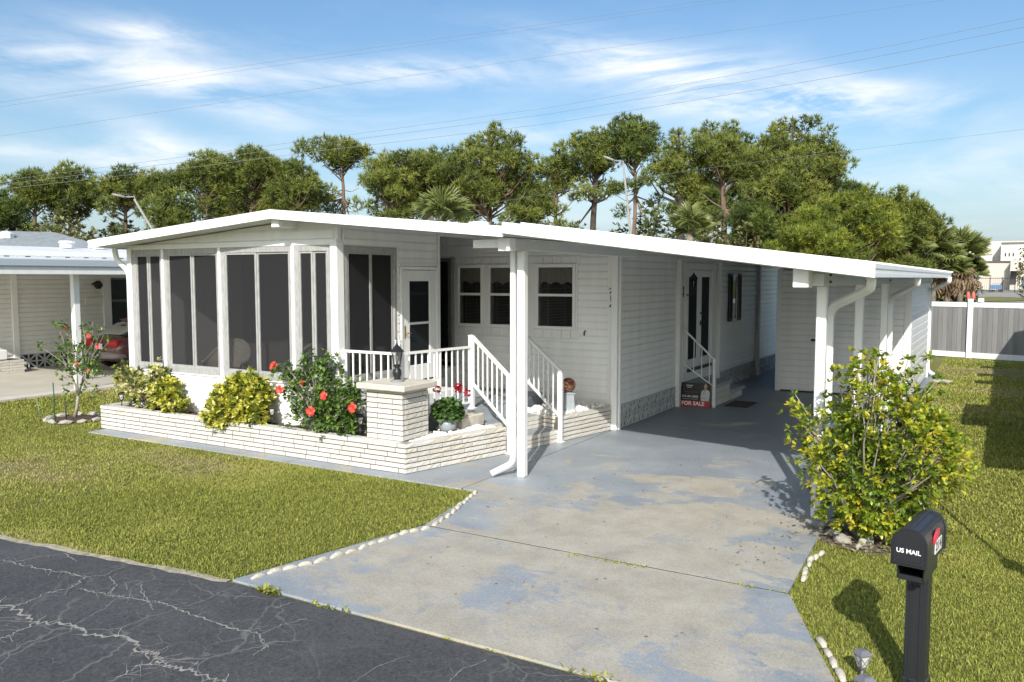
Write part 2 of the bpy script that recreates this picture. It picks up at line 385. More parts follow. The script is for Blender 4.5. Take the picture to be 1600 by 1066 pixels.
cr = g.math('MAXIMUM', g.math('MULTIPLY', c2, g.math('MULTIPLY', zone, .62)), g.math('MULTIPLY', c3, g.math('MULTIPLY', zone2, .62)))
dust = g.math('MULTIPLY', g.ramp(g.noise(1.7, 7, .7), (.55, 0.0), (.8, .30)), 1.0)
base = g.mix(dust, base, (.17, .165, .155))
g.L.new(g.mix(cr, base, (.22, .21, .195)), g.b.inputs['Base Color']); g.b.inputs['Roughness'].default_value = .85
g.bump(g.math('SUBTRACT', g.noise(220, 3), g.math('MULTIPLY', cr, 1.5)), .5, .01)
g = NB('worn_painted_concrete')
Y = g.sep(1); X = g.sep(0)
warp = g.warp(1.6, .5)
big = g.math('ADD', g.math('MULTIPLY', g.math('SUBTRACT', g.noise(.75, 9, .68, .4, src=g.map((1, 1.25, 1), (3.1, .4, 0))), .5), 1.7), .475)
blk = g.voro(1.7, 'F1', 'CHEBYCHEV', src=g.warp(6, .12, g.map((1, 1.5, 1), (2.2, .7, 0), (0, 0, .12))), out='Color')
blk = g.math('MULTIPLY', g.math('SUBTRACT', blk, .5), .27)
fine = g.math('MULTIPLY', g.math('SUBTRACT', g.noise(13, 9, .85), .5), .80)
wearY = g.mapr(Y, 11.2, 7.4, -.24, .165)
edge = g.mapr(g.math('ABSOLUTE', g.math('ADD', X, 3.1)), .8, 2.1, .05, -.19)
wv = g.math('ADD', g.math('ADD', big, blk), g.math('ADD', fine, g.math('ADD', wearY, edge)))
strk = g.math('MULTIPLY', g.math('SUBTRACT', g.noise(2.2, 8, .75, 1.2, src=g.map((.55, 2.6, 1), (1.3, 4, 0), (0, 0, R(14)))), .5), .30)
wv = g.math('ADD', wv, strk)
wear = g.ramp(wv, (.435, 0.0), (.475, .55), (.525, .92), (.66, 1.0))
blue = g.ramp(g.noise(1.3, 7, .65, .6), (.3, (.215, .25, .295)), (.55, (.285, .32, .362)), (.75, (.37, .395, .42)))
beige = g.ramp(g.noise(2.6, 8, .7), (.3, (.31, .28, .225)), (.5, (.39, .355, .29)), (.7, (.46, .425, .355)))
paint_by_y = g.mix(g.mapr(Y, 11.2, 13.2), blue, (.165, .20, .245)); pc = g.mix(wear, paint_by_y, beige)  # blue coat grades to a darker slate tone further into the carport
rollm = g.math('MULTIPLY', g.ramp(g.math('ADD', g.noise(1.55, 10, .76, .5, src=g.map((1.15, 1.0, 1), (7.7, 3.1, 0))), g.math('MULTIPLY', blk, .35)), (.565, 0.0), (.61, .5), (.72, .7)), g.mapr(Y, 9.5, 8.0)); pc = g.mix(rollm, pc, g.ramp(g.noise(5, 5), (.35, (.215, .24, .275)), (.65, (.29, .315, .345))))
pc = g.mix(g.ramp(g.noise(38, 7, .85), (.50, 0.0), (.57, .38)), pc, (.21, .20, .185)); pc = g.mix(g.ramp(g.noise(55, 5, .8, src=g.map((1, 1, 1), (5, 5, 0))), (.53, 0.0), (.60, .40)), pc, (.60, .57, .52)); pc = g.mix(g.math('MULTIPLY', g.ramp(g.noise(1.1, 6, .7, .3, src=g.map((1.6, .5, 1), (9, 2, 0))), (.55, 0.0), (.75, .28)), 1.0), pc, (.19, .19, .19)); pc = g.mix(g.ramp(g.voro(3.1, src=g.warp(9, .05)), (.035, .5), (.06, 0.0)), pc, (.12, .115, .11))
g.L.new(pc, g.b.inputs['Base Color']); g.L.new(g.ramp(wear, (0.0, .48), (1.0, .85)), g.b.inputs['Roughness']); g.bump(g.noise(120, 4), .25, .006)
g = NB('neighbour_concrete'); g.L.new(g.ramp(g.noise(1.2, 7), (.3, (.40, .37, .32)), (.7, (.48, .45, .39))), g.b.inputs['Base Color']); g.b.inputs['Roughness'].default_value = .8
g = NB('pale_parking'); g.L.new(g.ramp(g.noise(.05, 7), (.35, (.27, .25, .21)), (.65, (.36, .33, .28))), g.b.inputs['Base Color']); g.b.inputs['Roughness'].default_value = .9
def street_y(x):
    if x > -5.35: return 4.53 + (x + 5.35) * .008
    if x > -8.3: return 4.19 + (x + 8.3) * .1153
    return 4.19 + (x + 8.3) * .10
gnd = part('ground', MATS['lawn_ground'], None, (-500, -60, -.4, 600, 900, -.02), kind='structure')
road = MB(); xs = [-70, -40, -20, -12, -8.3, -6.8, -5.35, -2, 2, 10, 40]
for a, b in zip(xs[:-1], xs[1:]):
    road.add([(a, -4.2, -.010), (b, -4.2, -.010), (b, street_y(b), -.010), (a, street_y(a), -.010)], [(0, 1, 2, 3)])
road.build('street', MATS['asphalt_road'], None, kind='structure')
drv = bpy.data.objects.new('driveway', None); COL.objects.link(drv); drv['kind'] = 'structure'; WL['driveway'] = Vector((0, 0, 0))
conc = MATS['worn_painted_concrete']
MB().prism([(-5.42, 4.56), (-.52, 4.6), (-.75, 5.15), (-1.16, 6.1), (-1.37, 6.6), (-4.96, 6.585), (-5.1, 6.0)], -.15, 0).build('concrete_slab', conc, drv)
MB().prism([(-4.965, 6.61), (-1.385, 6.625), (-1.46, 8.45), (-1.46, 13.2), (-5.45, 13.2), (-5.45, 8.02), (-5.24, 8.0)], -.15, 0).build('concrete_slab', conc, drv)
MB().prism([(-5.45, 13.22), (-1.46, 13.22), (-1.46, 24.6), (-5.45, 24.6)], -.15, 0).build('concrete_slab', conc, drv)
walk = bpy.data.objects.new('footpath', None); COL.objects.link(walk); walk['kind'] = 'structure'; WL['footpath'] = Vector((0, 0, 0))
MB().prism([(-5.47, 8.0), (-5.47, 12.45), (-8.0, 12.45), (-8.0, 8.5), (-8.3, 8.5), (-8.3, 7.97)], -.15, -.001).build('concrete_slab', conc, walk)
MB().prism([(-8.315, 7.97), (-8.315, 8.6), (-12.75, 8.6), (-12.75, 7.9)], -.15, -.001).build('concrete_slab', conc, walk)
js = MB().add([(-5.0, 6.58, -.003), (-1.37, 6.595, -.003), (-1.37, 6.63, -.003), (-5.0, 6.615, -.003)], [(0, 1, 2, 3)]).add([(-5.45, 13.195, -.012), (-1.46, 13.195, -.012), (-1.46, 13.225, -.012), (-5.45, 13.225, -.012)], [(0, 1, 2, 3)]).build('joint_dirt', mat('joint_dirt', (.045, .042, .03), .95, var=.5, vscale=9), drv)
sand = MB(); sx_ = [-16 + .12 * k for k in range(89)]
lo_ = [(x, street_y(x) - rnd.uniform(.015, .05), -.0085) for x in sx_]; hi_ = [(x, street_y(x) + rnd.uniform(.02, .07), -.0085) for x in sx_]
sand.add(lo_ + hi_, [(k, k + 1, 89 + k + 1, 89 + k) for k in range(88)]); sand = sand.build('sandy_verge', mat('verge_sand', (.36, .32, .24), .95, var=.35, vscale=14), None, kind='stuff'); tag(sand, 'thin ragged strip of pale sand between street and lawn', 'sand')
# filled cracks in the asphalt: thin jagged sheets
def ribbon(b, pts, w, jit, z=-.0055, sub=7):
    P = []
    for (p, q) in zip(pts[:-1], pts[1:]):
        for k in range(sub): P.append(Vector(p).lerp(Vector(q), k / sub))
    P.append(Vector(pts[-1])); L_ = []; R_ = []
    for i, p in enumerate(P):
        d = (P[min(i + 1, len(P) - 1)] - P[max(0, i - 1)]); nrm = Vector((-d.y, d.x, 0)).normalized()
        o = nrm * rnd.uniform(-jit, jit); ww = w * rnd.uniform(.35, 1.0)
        L_.append((p.x + o.x + nrm.x * ww, p.y + o.y + nrm.y * ww, z)); R_.append((p.x + o.x - nrm.x * ww, p.y + o.y - nrm.y * ww, z))
    n = len(P); b.add(L_ + R_, [(n + i, n + i + 1, i + 1, i) for i in range(n - 1)])
    return P
crk = MB()
def gp(*px): return [gz(x, y, 0) for x, y in px]
for pts, w in [(gp((-30, 935), (20, 948), (55, 972), (120, 975), (140, 990), (200, 995), (222, 1018), (245, 1020), (256, 1037), (300, 1045), (335, 1060), (372, 1078)), .019),
               (gp((-20, 950), (30, 945), (75, 925), (110, 918), (136, 900), (100, 893), (88, 892), (55, 886), (20, 878), (-20, 870)), .011),
               (gp((-10, 1000), (20, 990), (55, 972)), .012), (gp((256, 1037), (220, 1037), (205, 1045), (185, 1058)), .010), (gp((256, 1037), (242, 1018), (265, 1008)), .006),
               (gp((408, 990), (360, 980), (320, 966), (280, 952), (262, 943), (236, 938), (198, 932), (175, 930), (150, 925), (122, 918)), .010),
               (gp((408, 990), (410, 1003), (420, 1008), (395, 1022)), .008), (gp((408, 990), (440, 975), (480, 965)), .006), (gp((170, 900), (182, 912), (175, 922), (165, 930)), .007),
               (gp((136, 900), (165, 898), (176, 890), (200, 884)), .006), (gp((220, 912), (222, 925), (232, 940), (240, 952)), .006), (gp((20, 878), (55, 870), (100, 864), (120, 876)), .006),
               (gp((200, 920), (196, 910), (218, 906)), .005), (gp((430, 950), (455, 940)), .006), (gp((365, 935), (385, 925)), .006), (gp((550, 1066), (590, 1040), (640, 1022)), .004), (gp((700, 1066), (720, 1045), (760, 1030)), .004)]:
    P = ribbon(crk, pts, w * .85, w * 1.7, sub=10)
    for p in P[2:-2:3]:
        if rnd.random() < .55:
            q = p + Vector((rnd.uniform(-.16, .16), rnd.uniform(-.12, .12), 0)); ribbon(crk, [p, q], w * .28, .006, sub=4, z=-.0058)
crk.build('asphalt_crack', mat('crack_sand', (.29, .275, .25), .95, var=.2, vscale=20), None, kind='stuff')
tag(bpy.data.objects['asphalt_crack'], 'pale branching cracks running across the dark asphalt street', 'road cracks')

# ------------------------------------------------------------------ the house
house = thing('manufactured_home', 'white single storey home with glazed sunroom, low gable roof and open carport', 'house', (-8.5, 15, 0))
FY = 8.2                                           # front edge of the roof
def roof_main(x): return 3.44 - .0776 * (-8.8 - x) if x < -8.8 else 3.44 - .092 * (x + 8.8)
def roof_cp(x): return 3.135 - .1293 * (x + 5.0)
BACK = 23.4
def wallpart(loc_boxes): return part('wall', white, house, *loc_boxes)
# --- sunroom: plinth wall, corner posts, windows
SX0, SX1, SY = -12.67, -8.02, 8.7
wf = part('wall', white, house, (SX0, SY, .0, SX1, SY + .09, .955))
part('sill', white_metal, wf, (SX0 - .03, SY - .035, .945, SX1 + .03, SY + .1, .972), c=.006)
siding(wf, 'x', SY, -1, SX0 + .05, SX1 - .05, .42, .935, course=.13)
gab = part('wall', white, house, (SX0, SY, 2.985, SX1, SY + .09, 3.02))
pts = [(SX0, 2.99), (SX1, 2.99), (SX1, roof_main(SX1) - .115), (-8.8, 3.325), (SX0, roof_main(SX0) - .115)]
MB().add([(x, SY + .01, z) for x, z in pts] + [(x, SY + .09, z) for x, z in pts], [(0, 1, 2, 3, 4), (9, 8, 7, 6, 5)] + [(i, i + 5, (i + 1) % 5 + 5, (i + 1) % 5) for i in range(5)]).build('gable_backing', white, gab)
siding(gab, 'x', SY + .01, -1, SX0 + .04, SX1 - .06, 3.06, 3.36, course=.15, clips=[(-.0, -1, 3.32), (.0776, -1, 3.325 + .0776 * 8.8), (-.092, -1, 3.325 - .092 * 8.8)])
part('header_trim', white_metal, gab, (SX0, SY - .03, 2.965, SX1 + .01, SY + .09, 3.045), c=.005)
def sash_window(axis, c, sgn, a0, a1, z0, z1, n=2, fm=alu, pm=None, fw_=.075, label=None):
    "sliding window: outer frame, n panes each in its own sash"
    pm = pm or screen
    def bx(a, b, d0, d1, za, zb):
        d0, d1 = c + sgn * d0, c + sgn * d1
        return (a, d0, za, b, d1, zb) if axis == 'x' else (d0, a, za, d1, b, zb)
    fr = part('window', fm, house, bx(a0, a0 + fw_, -.05, .02, z0, z1), bx(a1 - fw_ * .8, a1, -.05, .02, z0, z1), bx(a0 + fw_, a1 - fw_ * .8, -.05, .02, z0, z0 + .095), bx(a0 + fw_, a1 - fw_ * .8, -.05, .02, z1 - .085, z1), c=.004)
    w = (a1 - a0 - fw_ * 1.8) / n
    for i in range(n):
        b0 = a0 + fw_ + i * w; o = -.012 if i % 2 else .002; s_ = .034
        part('sash', fm, fr, bx(b0, b0 + s_, o - .02, o + .008, z0 + .095, z1 - .085), bx(b0 + w - s_, b0 + w, o - .02, o + .008, z0 + .095, z1 - .085),
             bx(b0 + s_, b0 + w - s_, o - .02, o + .008, z0 + .095, z0 + .125), bx(b0 + s_, b0 + w - s_, o - .02, o + .008, z1 - .112, z1 - .085))
        part('pane', pm, fr, bx(b0 + s_, b0 + w - s_, o - .010, o - .006, z0 + .125, z1 - .112))
    return fr
edges = [SX0 + .07, -11.78, -10.42, -8.86, SX1 - .10]
for i in range(4):
    sash_window('x', SY, -1, edges[i] + .029, edges[i + 1] - .029, .975, 2.965)
for x in edges[1:4]: part('mullion', white_metal, house, (x - .027, SY - .045, .975, x + .027, SY + .05, 2.965), c=.006)
part('corner_post', white_metal, house, (SX0 - .02, SY - .05, 0, SX0 + .085, SY + .1, 3.0), c=.008)
part('corner_post', white_metal, house, (SX1 - .10, SY - .05, 0, SX1 + .03, SY + .10, 3.0), c=.008)
# --- sunroom side wall onto the porch: window, storm door, siding above
ws = part('wall', white, house, (SX1 - .09, SY + .1, .0, SX1, 8.80, 3.2), (SX1 - .09, 9.99, .0, SX1, 10.1, 3.2), (SX1 - .09, 8.8, 0, SX1, 9.99, .97), (SX1 - .09, 8.8, 2.955, SX1, 9.99, 3.2),
          (SX1 - .09, 10.1, 2.66, SX1, 11.03, 3.2), (SX1 - .09, 11.01, 0, SX1, 11.05, 3.2), (SX1 - .09, 10.1, 0, SX1, 11.01, .85))
siding(ws, 'y', SX1, 1, SY + .12, 11.03, .53, 3.2, course=.125, holes=[(8.77, 10.0, .95, 2.97), (10.05, 11.06, 0, 2.70)])
part('header', white, ws, (SX1 - .09, SY + .09, 3.19, SX1, 12.48, roof_main(SX1) - .114))
sash_window('y', SX1, 1, 8.81, 9.985, .975, 2.955)
dr = part('door', white_paint, house, (SX1 - .03, 10.12, .88, SX1 + .02, 10.30, 2.62), (SX1 - .03, 10.83, .88, SX1 + .02, 11.0, 2.62), (SX1 - .03, 10.3, .88, SX1 + .02, 10.83, 1.12), (SX1 - .03, 10.3, 2.45, SX1 + .02, 10.83, 2.62), (SX1 - .03, 10.3, 1.765, SX1 + .018, 10.83, 1.80), c=.004)
part('frame', white_metal, dr, (SX1 - .05, 10.07, .85, SX1 + .035, 10.115, 2.68), (SX1 - .05, 11.005, .85, SX1 + .035, 11.05, 2.68), (SX1 - .05, 10.115, 2.63, SX1 + .035, 11.005, 2.68), c=.004)
part('pane', glass_dark, dr, (SX1 - .008, 10.3, 1.12, SX1 - .004, 10.83, 1.765)); part('pane', glass_dark, dr, (SX1 - .008, 10.3, 1.80, SX1 - .004, 10.83, 2.45))
h = MB().cbox(SX1 + .02, 10.155, 1.56, SX1 + .03, 10.185, 1.76, .003); h.tube([(SX1 + .02, 10.17, 1.64), (SX1 + .07, 10.17, 1.64), (SX1 + .075, 10.27, 1.64)], .010, 6); h.build('handle', brass, dr)
part('drip_cap', white_metal, house, (SX1, 10.05, 2.69, SX1 + .06, 11.06, 2.715))
part('end_trim', white_metal, house, (SX1 - .1, 11.05, .4, SX1 + .03, 11.11, 3.2), c=.005)
part('door_step', white_paint, house, (SX1, 10.0, .52, SX1 + .34, 11.1, .70), c=.012)
# dim room behind the screens
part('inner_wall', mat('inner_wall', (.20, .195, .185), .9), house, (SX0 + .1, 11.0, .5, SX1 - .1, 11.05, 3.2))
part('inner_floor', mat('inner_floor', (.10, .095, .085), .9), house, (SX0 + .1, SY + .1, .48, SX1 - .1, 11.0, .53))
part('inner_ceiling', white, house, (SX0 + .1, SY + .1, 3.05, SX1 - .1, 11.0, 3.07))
# --- front wall of the main house behind the porch (y = 12.5)
WY = 12.5
wr = part('wall', white, house, (SX0, WY, 0, -9.62, WY + .1, 3.35), (-9.62, WY, 2.86, -8.72, WY + .1, 3.35), (-8.72, WY, 0, -5.44, WY + .08, 1.66), (-8.72, WY, 2.70, -5.44, WY + .08, 3.0), (-8.72, WY, 1.66, -8.53, WY + .08, 2.70), (-8.07, WY, 1.66, -7.87, WY + .08, 2.70), (-7.38, WY, 1.66, -6.89, WY + .08, 2.70), (-6.23, WY, 1.66, -5.44, WY + .08, 2.70))
siding(wr, 'x', WY, -1, SX1 - .7, -5.54, .47, 2.86, holes=[(-9.65, -8.66, 0, 2.9), (-8.62, -6.14, 1.46, 2.9)], course=.12)
hd = part('header_panel', white, house, (-9.7, WY - .06, 2.885, -5.40, WY - .005, 2.94))
siding(hd, 'x', WY - .03, -1, -9.65, -5.45, 2.94, 3.42, course=.16, clips=[(-.092, -1, 3.325 - .092 * 8.8)])
pts = [(-9.7, 2.93), (-5.42, 2.93), (-5.42, roof_main(-5.42) - .112), (-8.8, roof_main(-8.8) - .112), (-9.7, roof_main(-9.7) - .112)]
MB().add([(x, WY - .03, z) for x, z in pts] + [(x, WY + .05, z) for x, z in pts], [(0, 1, 2, 3, 4), (9, 8, 7, 6, 5)] + [(i, i + 5, (i + 1) % 5 + 5, (i + 1) % 5) for i in range(5)]).build('gable_backing', white, hd)
part('header_trim', white_metal, hd, (SX1 + .0, WY - .075, 2.885, -5.5, WY - .05, 2.93), c=.004)
# dark sliding screen door left of the windows with grey jamb and steps
dd = part('screen_door', alu_dark, house, (-9.62, WY - .03, .95, -9.55, WY + .02, 2.86), (-8.80, WY - .03, .95, -8.72, WY + .02, 2.86), (-9.55, WY - .03, 2.80, -8.80, WY + .02, 2.86), (-9.55, WY - .03, .95, -8.80, WY + .02, 1.0))
part('pane', glass_dark, dd, (-9.55, WY - .008, 1.0, -8.80, WY - .004, 2.80)); part('jamb', alu, dd, (-8.72, WY - .05, .9, -8.67, WY + .0, 2.88))
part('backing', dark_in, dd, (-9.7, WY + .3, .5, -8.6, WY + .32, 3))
st = part('back_step', white_paint, house, (-9.7, 11.75, .4, -8.62, WY - .005, .70), c=.01); part('tread', white_paint, st, (-9.7, 12.1, .70, -8.62, WY - .005, .88), c=.01)
# window panel with boards above and below, three double hung windows
wp = part('window_panel', white_paint, house, (-8.62, WY - .045, 1.46, -6.14, WY - .005, 1.475), (-8.62, WY - .045, 2.865, -6.14, WY - .005, 2.88), (-8.62, WY - .04, 1.475, -8.58, WY, 2.865), (-6.18, WY - .04, 1.475, -6.14, WY, 2.865), (-8.58, WY - .02, 1.475, -6.18, WY, 2.865) if False else (-8.58, WY - .02, 1.475, -6.18, WY - .003, 1.62), (-8.58, WY - .02, 2.74, -6.18, WY - .003, 2.865))
x = -8.575
while x < -6.2:
    part('board', white_paint, wp, (x, WY - .034, 1.477, x + .172, WY - .02, 1.615), c=.004); part('board', white_paint, wp, (x, WY - .034, 2.75, x + .172, WY - .02, 2.862), c=.004); x += .1775
W3 = [(-8.53, -8.07), (-7.87, -7.38), (-6.89, -6.23)]
prev = -8.58
for (a, b) in W3 + [(-6.18, -6.18)]:
    if a - .055 > prev: part('mullion', white_paint, wp, (prev, WY - .028, 1.62, a - .055, WY - .002, 2.74))
    prev = b + .055
def dh_window(a, b, z0, z1, zm):
    f = part('window', white_metal, house, (a - .055, WY - .065, z0 - .06, a, WY, z1 + .06), (b, WY - .065, z0 - .06, b + .055, WY, z1 + .06), (a, WY - .065, z1, b, WY, z1 + .06), (a, WY - .075, z0 - .06, b, WY, z0), c=.006)
    part('meeting_rail', white_metal, f, (a, WY - .05, zm - .022, b, WY - .02, zm + .022), c=.003)
    part('pane', glass, f, (a, WY - .030, zm + .022, b, WY - .027, z1)); part('pane', glass, f, (a, WY - .038, z0, b, WY - .035, zm - .022))
    v = MB(); n = 26; top = []; bot = []
    for i in range(n + 1):
        t = i / n; xx = a + (b - a) * t; yy = WY + .0 - .008 + .010 * math.sin(t * 46); zz = z1 - .30 + .055 * abs(math.sin(t * math.pi * (2 if b - a < .55 else 3)))
        top.append((xx, yy, z1)); bot.append((xx, yy - .004, zz))
    v.loft([top, bot], closed=False, smooth=True, caps=False); v.build('valance', curtain_m, f)
    bl = MB(); z = z0 + .01
    while z < z1: bl.add([(a, WY + .005, z), (b, WY + .005, z), (b, WY + .022, z + .012), (a, WY + .022, z + .012)], [(0, 1, 2, 3)]); z += .026
    for xx in (a + (b - a) * .25, a + (b - a) * .75): bl.box(xx - .006, WY + .002, z0, xx + .006, WY + .004, z1)
    bl.build('blind', blind_m, f, kind='stuff')
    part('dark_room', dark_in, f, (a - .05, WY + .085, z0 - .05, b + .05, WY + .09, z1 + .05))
    for t in (.2, .8): part('sash_lock', black_metal, f, (a + (b - a) * t - .02, WY - .07, z0 + .004, a + (b - a) * t + .02, WY - .06, z0 + .018))
for a, b in W3: dh_window(a, b, 1.68, 2.68, 2.21)
# wall behind the windows must be open: thin house wall sits at WY..WY+.1 -> rooms are shallow boxes in front of it
part('corner_trim', white_metal, house, (-5.60, WY - .03, .40, -5.44, WY - .004, 2.90), c=.006)
cpst = part('carport_post', white_metal, house, (-5.50, WY - .11, 0, -5.385, WY - .035, 2.86), (-5.42, WY - .035, 0, -5.36, WY + .03, 2.86), c=.008)
for k, ch in enumerate('214'):
    tx = text('house_number', ch, .135, digit_m, house, (-5.535, WY - .031, 2.285 - .125 * k), (R(90), 0, 0), ext=.006, bold=.002)
hk = MB().tube([(-6.0, WY - .02, 1.62), (-6.0, WY - .06, 1.60), (-6.0, WY - .065, 1.54)], .012, 6); hk.build('wall_hook', black_metal, house)
# --- carport side wall x=-5.42
CX = -5.42
wc = part('wall', white, house, (CX - .1, WY + .1, .0, CX - .015, 24.2, 2.96))
HO = [(15.66, 17.62, .60, 2.86), (18.72, 19.80, 1.48, 2.62)]
for a0, a1 in ((WY + .03, 15.22), (15.22, 17.9), (17.9, 21.3), (21.3, 24.0)):
    siding(wc, 'y', CX - .015, 1, a0 + .01, a1 - .01, .40, 2.92, holes=HO, course=.12)
for y in (15.34, 17.95, 21.38): part('carport_post', white_metal if y < 20 else trim_grey, house, (CX - .0, y - .055, 0, CX + .085, y + .055, 2.86), c=.008)
# decorative skirt blocks, starburst in relief
def star_block(L, Hh, back=True):
    b = MB()
    if back: b.box(-L / 2, 0, 0, L / 2, .04, Hh)
    b.box(-L / 2, -.022, 0, L / 2, 0, .022); b.box(-L / 2, -.022, Hh - .022, L / 2, 0, Hh); b.box(-L / 2, -.022, .022, -L / 2 + .02, 0, Hh - .022); b.box(L / 2 - .02, -.022, .022, L / 2, 0, Hh - .022)
    for q in ((-L / 2, 0), (L / 2, 0), (-L / 2, Hh), (L / 2, Hh), (0, 0), (0, Hh), (-L / 2, Hh / 2), (L / 2, Hh / 2)):
        b.bar((0, -.012, Hh / 2), (q[0] * .98, -.012, Hh / 2 + (q[1] - Hh / 2) * .97), .034, .026, (0, 1, 0))
    me = b.mesh('skirt_block', skirt_m)
    if back:
        me.materials.append(mat('skirt_recess', (.27, .28, .30), .9, var=.2, vscale=9)); me.polygons[2].material_index = 1
    return me
SB = star_block(.40, .385)
y = WY + .24
while y < 24:
    o = link('skirt_block', SB, house, (CX - .005, y, .005)); o.rotation_euler = (0, 0, R(90)); y += .404
# french doors
fd = part('french_door', white_paint, house, (CX - .01, 15.84, .68, CX + .03, 15.94, 2.66), (CX - .01, 16.50, .68, CX + .03, 16.62, 2.66), (CX - .01, 15.94, .68, CX + .03, 16.5, .86), (CX - .01, 15.94, 2.52, CX + .03, 16.5, 2.66), c=.004)
part('pane', glass_dark, fd, (CX + .008, 15.94, .86, CX + .012, 16.50, 2.52))
fd2 = part('french_door', white_paint, house, (CX - .01, 16.64, .68, CX + .03, 16.76, 2.66), (CX - .01, 17.32, .68, CX + .03, 17.42, 2.66), (CX - .01, 16.76, .68, CX + .03, 17.32, .86), (CX - .01, 16.76, 2.52, CX + .03, 17.32, 2.66), c=.004)
part('pane', glass_dark, fd2, (CX + .008, 16.76, .86, CX + .012, 17.32, 2.52))
hh = MB().cbox(CX + .03, 16.66, 1.52, CX + .045, 16.70, 1.62, .003); hh.tube([(CX + .04, 16.68, 1.56), (CX + .085, 16.68, 1.56), (CX + .09, 16.78, 1.56)], .011, 6); hh.lathe([(.024, 0), (.024, .03)], (CX + .04, 16.68, 1.76), 10); hh.build('handle', black_metal, fd2)
part('door_frame', white_metal, house, (CX - .01, 15.68, .62, CX + .055, 15.835, 2.80), (CX - .01, 17.425, .62, CX + .055, 17.58, 2.80), (CX - .01, 15.835, 2.67, CX + .055, 17.425, 2.80), c=.006)
part('threshold', black_metal, house, (CX - .01, 15.835, .62, CX + .07, 17.425, .675))
# small shuttered window
wn = part('window', white_metal, house, (CX - .01, 19.03, 1.5, CX + .02, 19.49, 1.56), (CX - .01, 19.03, 2.54, CX + .02, 19.49, 2.6), (CX - .01, 19.03, 1.56, CX + .02, 19.08, 2.54), (CX - .01, 19.44, 1.56, CX + .02, 19.49, 2.54))
part('pane', glass_dark, wn, (CX - .002, 19.08, 1.56, CX + .002, 19.44, 2.54))
for a, b in ((18.76, 19.02), (19.50, 19.76)):
    s_ = part('shutter', grey_slate, house, (CX + .002, a, 1.5, CX + .04, a + .04, 2.6), (CX + .002, b - .04, 1.5, CX + .04, b, 2.6), (CX + .002, a + .04, 1.5, CX + .04, b - .04, 1.55), (CX + .002, a + .04, 2.55, CX + .04, b - .04, 2.6), (CX + .002, a + .04, 1.55, CX + .012, b - .04, 2.55))
    sl = MB(); z = 1.56
    while z < 2.54: sl.add([(CX + .014, a + .04, z + .03), (CX + .014, b - .04, z + .03), (CX + .034, b - .04, z), (CX + .034, a + .04, z)], [(3, 2, 1, 0)]); z += .036
    sl.build('louvre', grey_slate, s_, kind='stuff')
# wall lantern beside the door
def lantern(b_m, loc, s, parent, hang=False):
    r = MB(); x, y, z = loc
    r.lathe([(.012 * s, .36 * s), (.02 * s, .33 * s), (.035 * s, .31 * s), (.105 * s, .235 * s), (.11 * s, .225 * s), (.10 * s, .222 * s)], loc, 6, False)
    for k in range(6):
        a = math.pi / 3 * k
        r.bar((x + .085 * s * math.cos(a), y + .085 * s * math.sin(a), z + .225 * s), (x + .05 * s * math.cos(a), y + .05 * s * math.sin(a), z + .03 * s), .008 * s, .008 * s)
    r.lathe([(.03 * s, -.005 * s), (.055 * s, .0), (.058 * s, .03 * s), (.05 * s, .035 * s)], loc, 6, False)
    o = r.build('lantern_frame', b_m, parent)
    MB().lathe([(.046 * s, .035 * s), (.078 * s, .222 * s)], loc, 6, False).build('lantern_glass', glass, o)
    MB().lathe([(.010 * s, .03 * s), (.010 * s, .09 * s), (.018 * s, .11 * s), (.008 * s, .17 * s)], loc, 8).build('bulb', lamp_glass, o)
    return o
lo = lantern(black_metal, (CX + .2, 15.71, 2.30), .85, house)
MB().cbox(CX, 15.66, 2.12, CX + .02, 15.76, 2.34, .004).tube([(CX + .01, 15.71, 2.18), (CX + .12, 15.71, 2.16), (CX + .2, 15.71, 2.22), (CX + .2, 15.71, 2.30)], .012, 6).build('lantern_bracket', black_metal, lo)
# --- carport: beams, posts, shed
def beam(x, w, z0, z1, y0, y1): return part('beam', trim_grey, house, (x - w / 2, y0, z0, x + w / 2, y1, z1), c=.004)
PX = -1.6
def posts(y): return part('carport_post', white_metal, house, (PX - .05, y - .05, 0, PX + .05, y + .05, 2.42), c=.010)
part('carport_post', white_metal, house, (-5.185, 8.82, 0, -5.08, 8.925, 2.84), c=.012)
beam(-5.13, .12, 2.84, 2.96, FY + .35, WY - .05)
part('beam_end', white_metal, house, (-5.21, FY + .22, 2.82, -5.05, FY + .37, 2.975), c=.006); part('beam_end', white_metal, house, (-5.62, FY + .30, 2.865, -5.215, FY + .36, 2.965), c=.004)
part('ridge_beam', white_metal, house, (-8.88, FY + .1, 3.21, -8.74, SY + .0, 3.325), c=.005)
for y in (8.93, 11.5, 14.1): posts(y)
beam(PX, .13, 2.42, 2.545, FY + .42, BACK - .2); part('beam_end', white_metal, house, (PX - .19, FY + .20, 2.405, PX - .04, FY + .41, 2.60), c=.008)
for y in (8.93, 11.5, 14.1):
    for dz in (0, .07):
        MB().tube([(PX + .06, y, 2.46 + dz), (PX + .085, y, 2.46 + dz)], .013, 6).build('bolt', black_metal, house)
shed = part('shed_wall', white, house, (-4.28, 18.72, .03, -1.66, 18.80, 2.66), (-1.70, 18.8, .03, -1.62, 23.2, 2.5), (-4.28, 18.8, .03, -4.2, 23.2, 2.75), (-4.2, 23.12, .03, -1.7, 23.2, 2.5))
siding(shed, 'x', 18.72, -1, -4.20, -1.74, .05, 2.6, course=.135); siding(shed, 'y', -1.62, 1, 18.80, 23.12, .05, 2.42, course=.16)
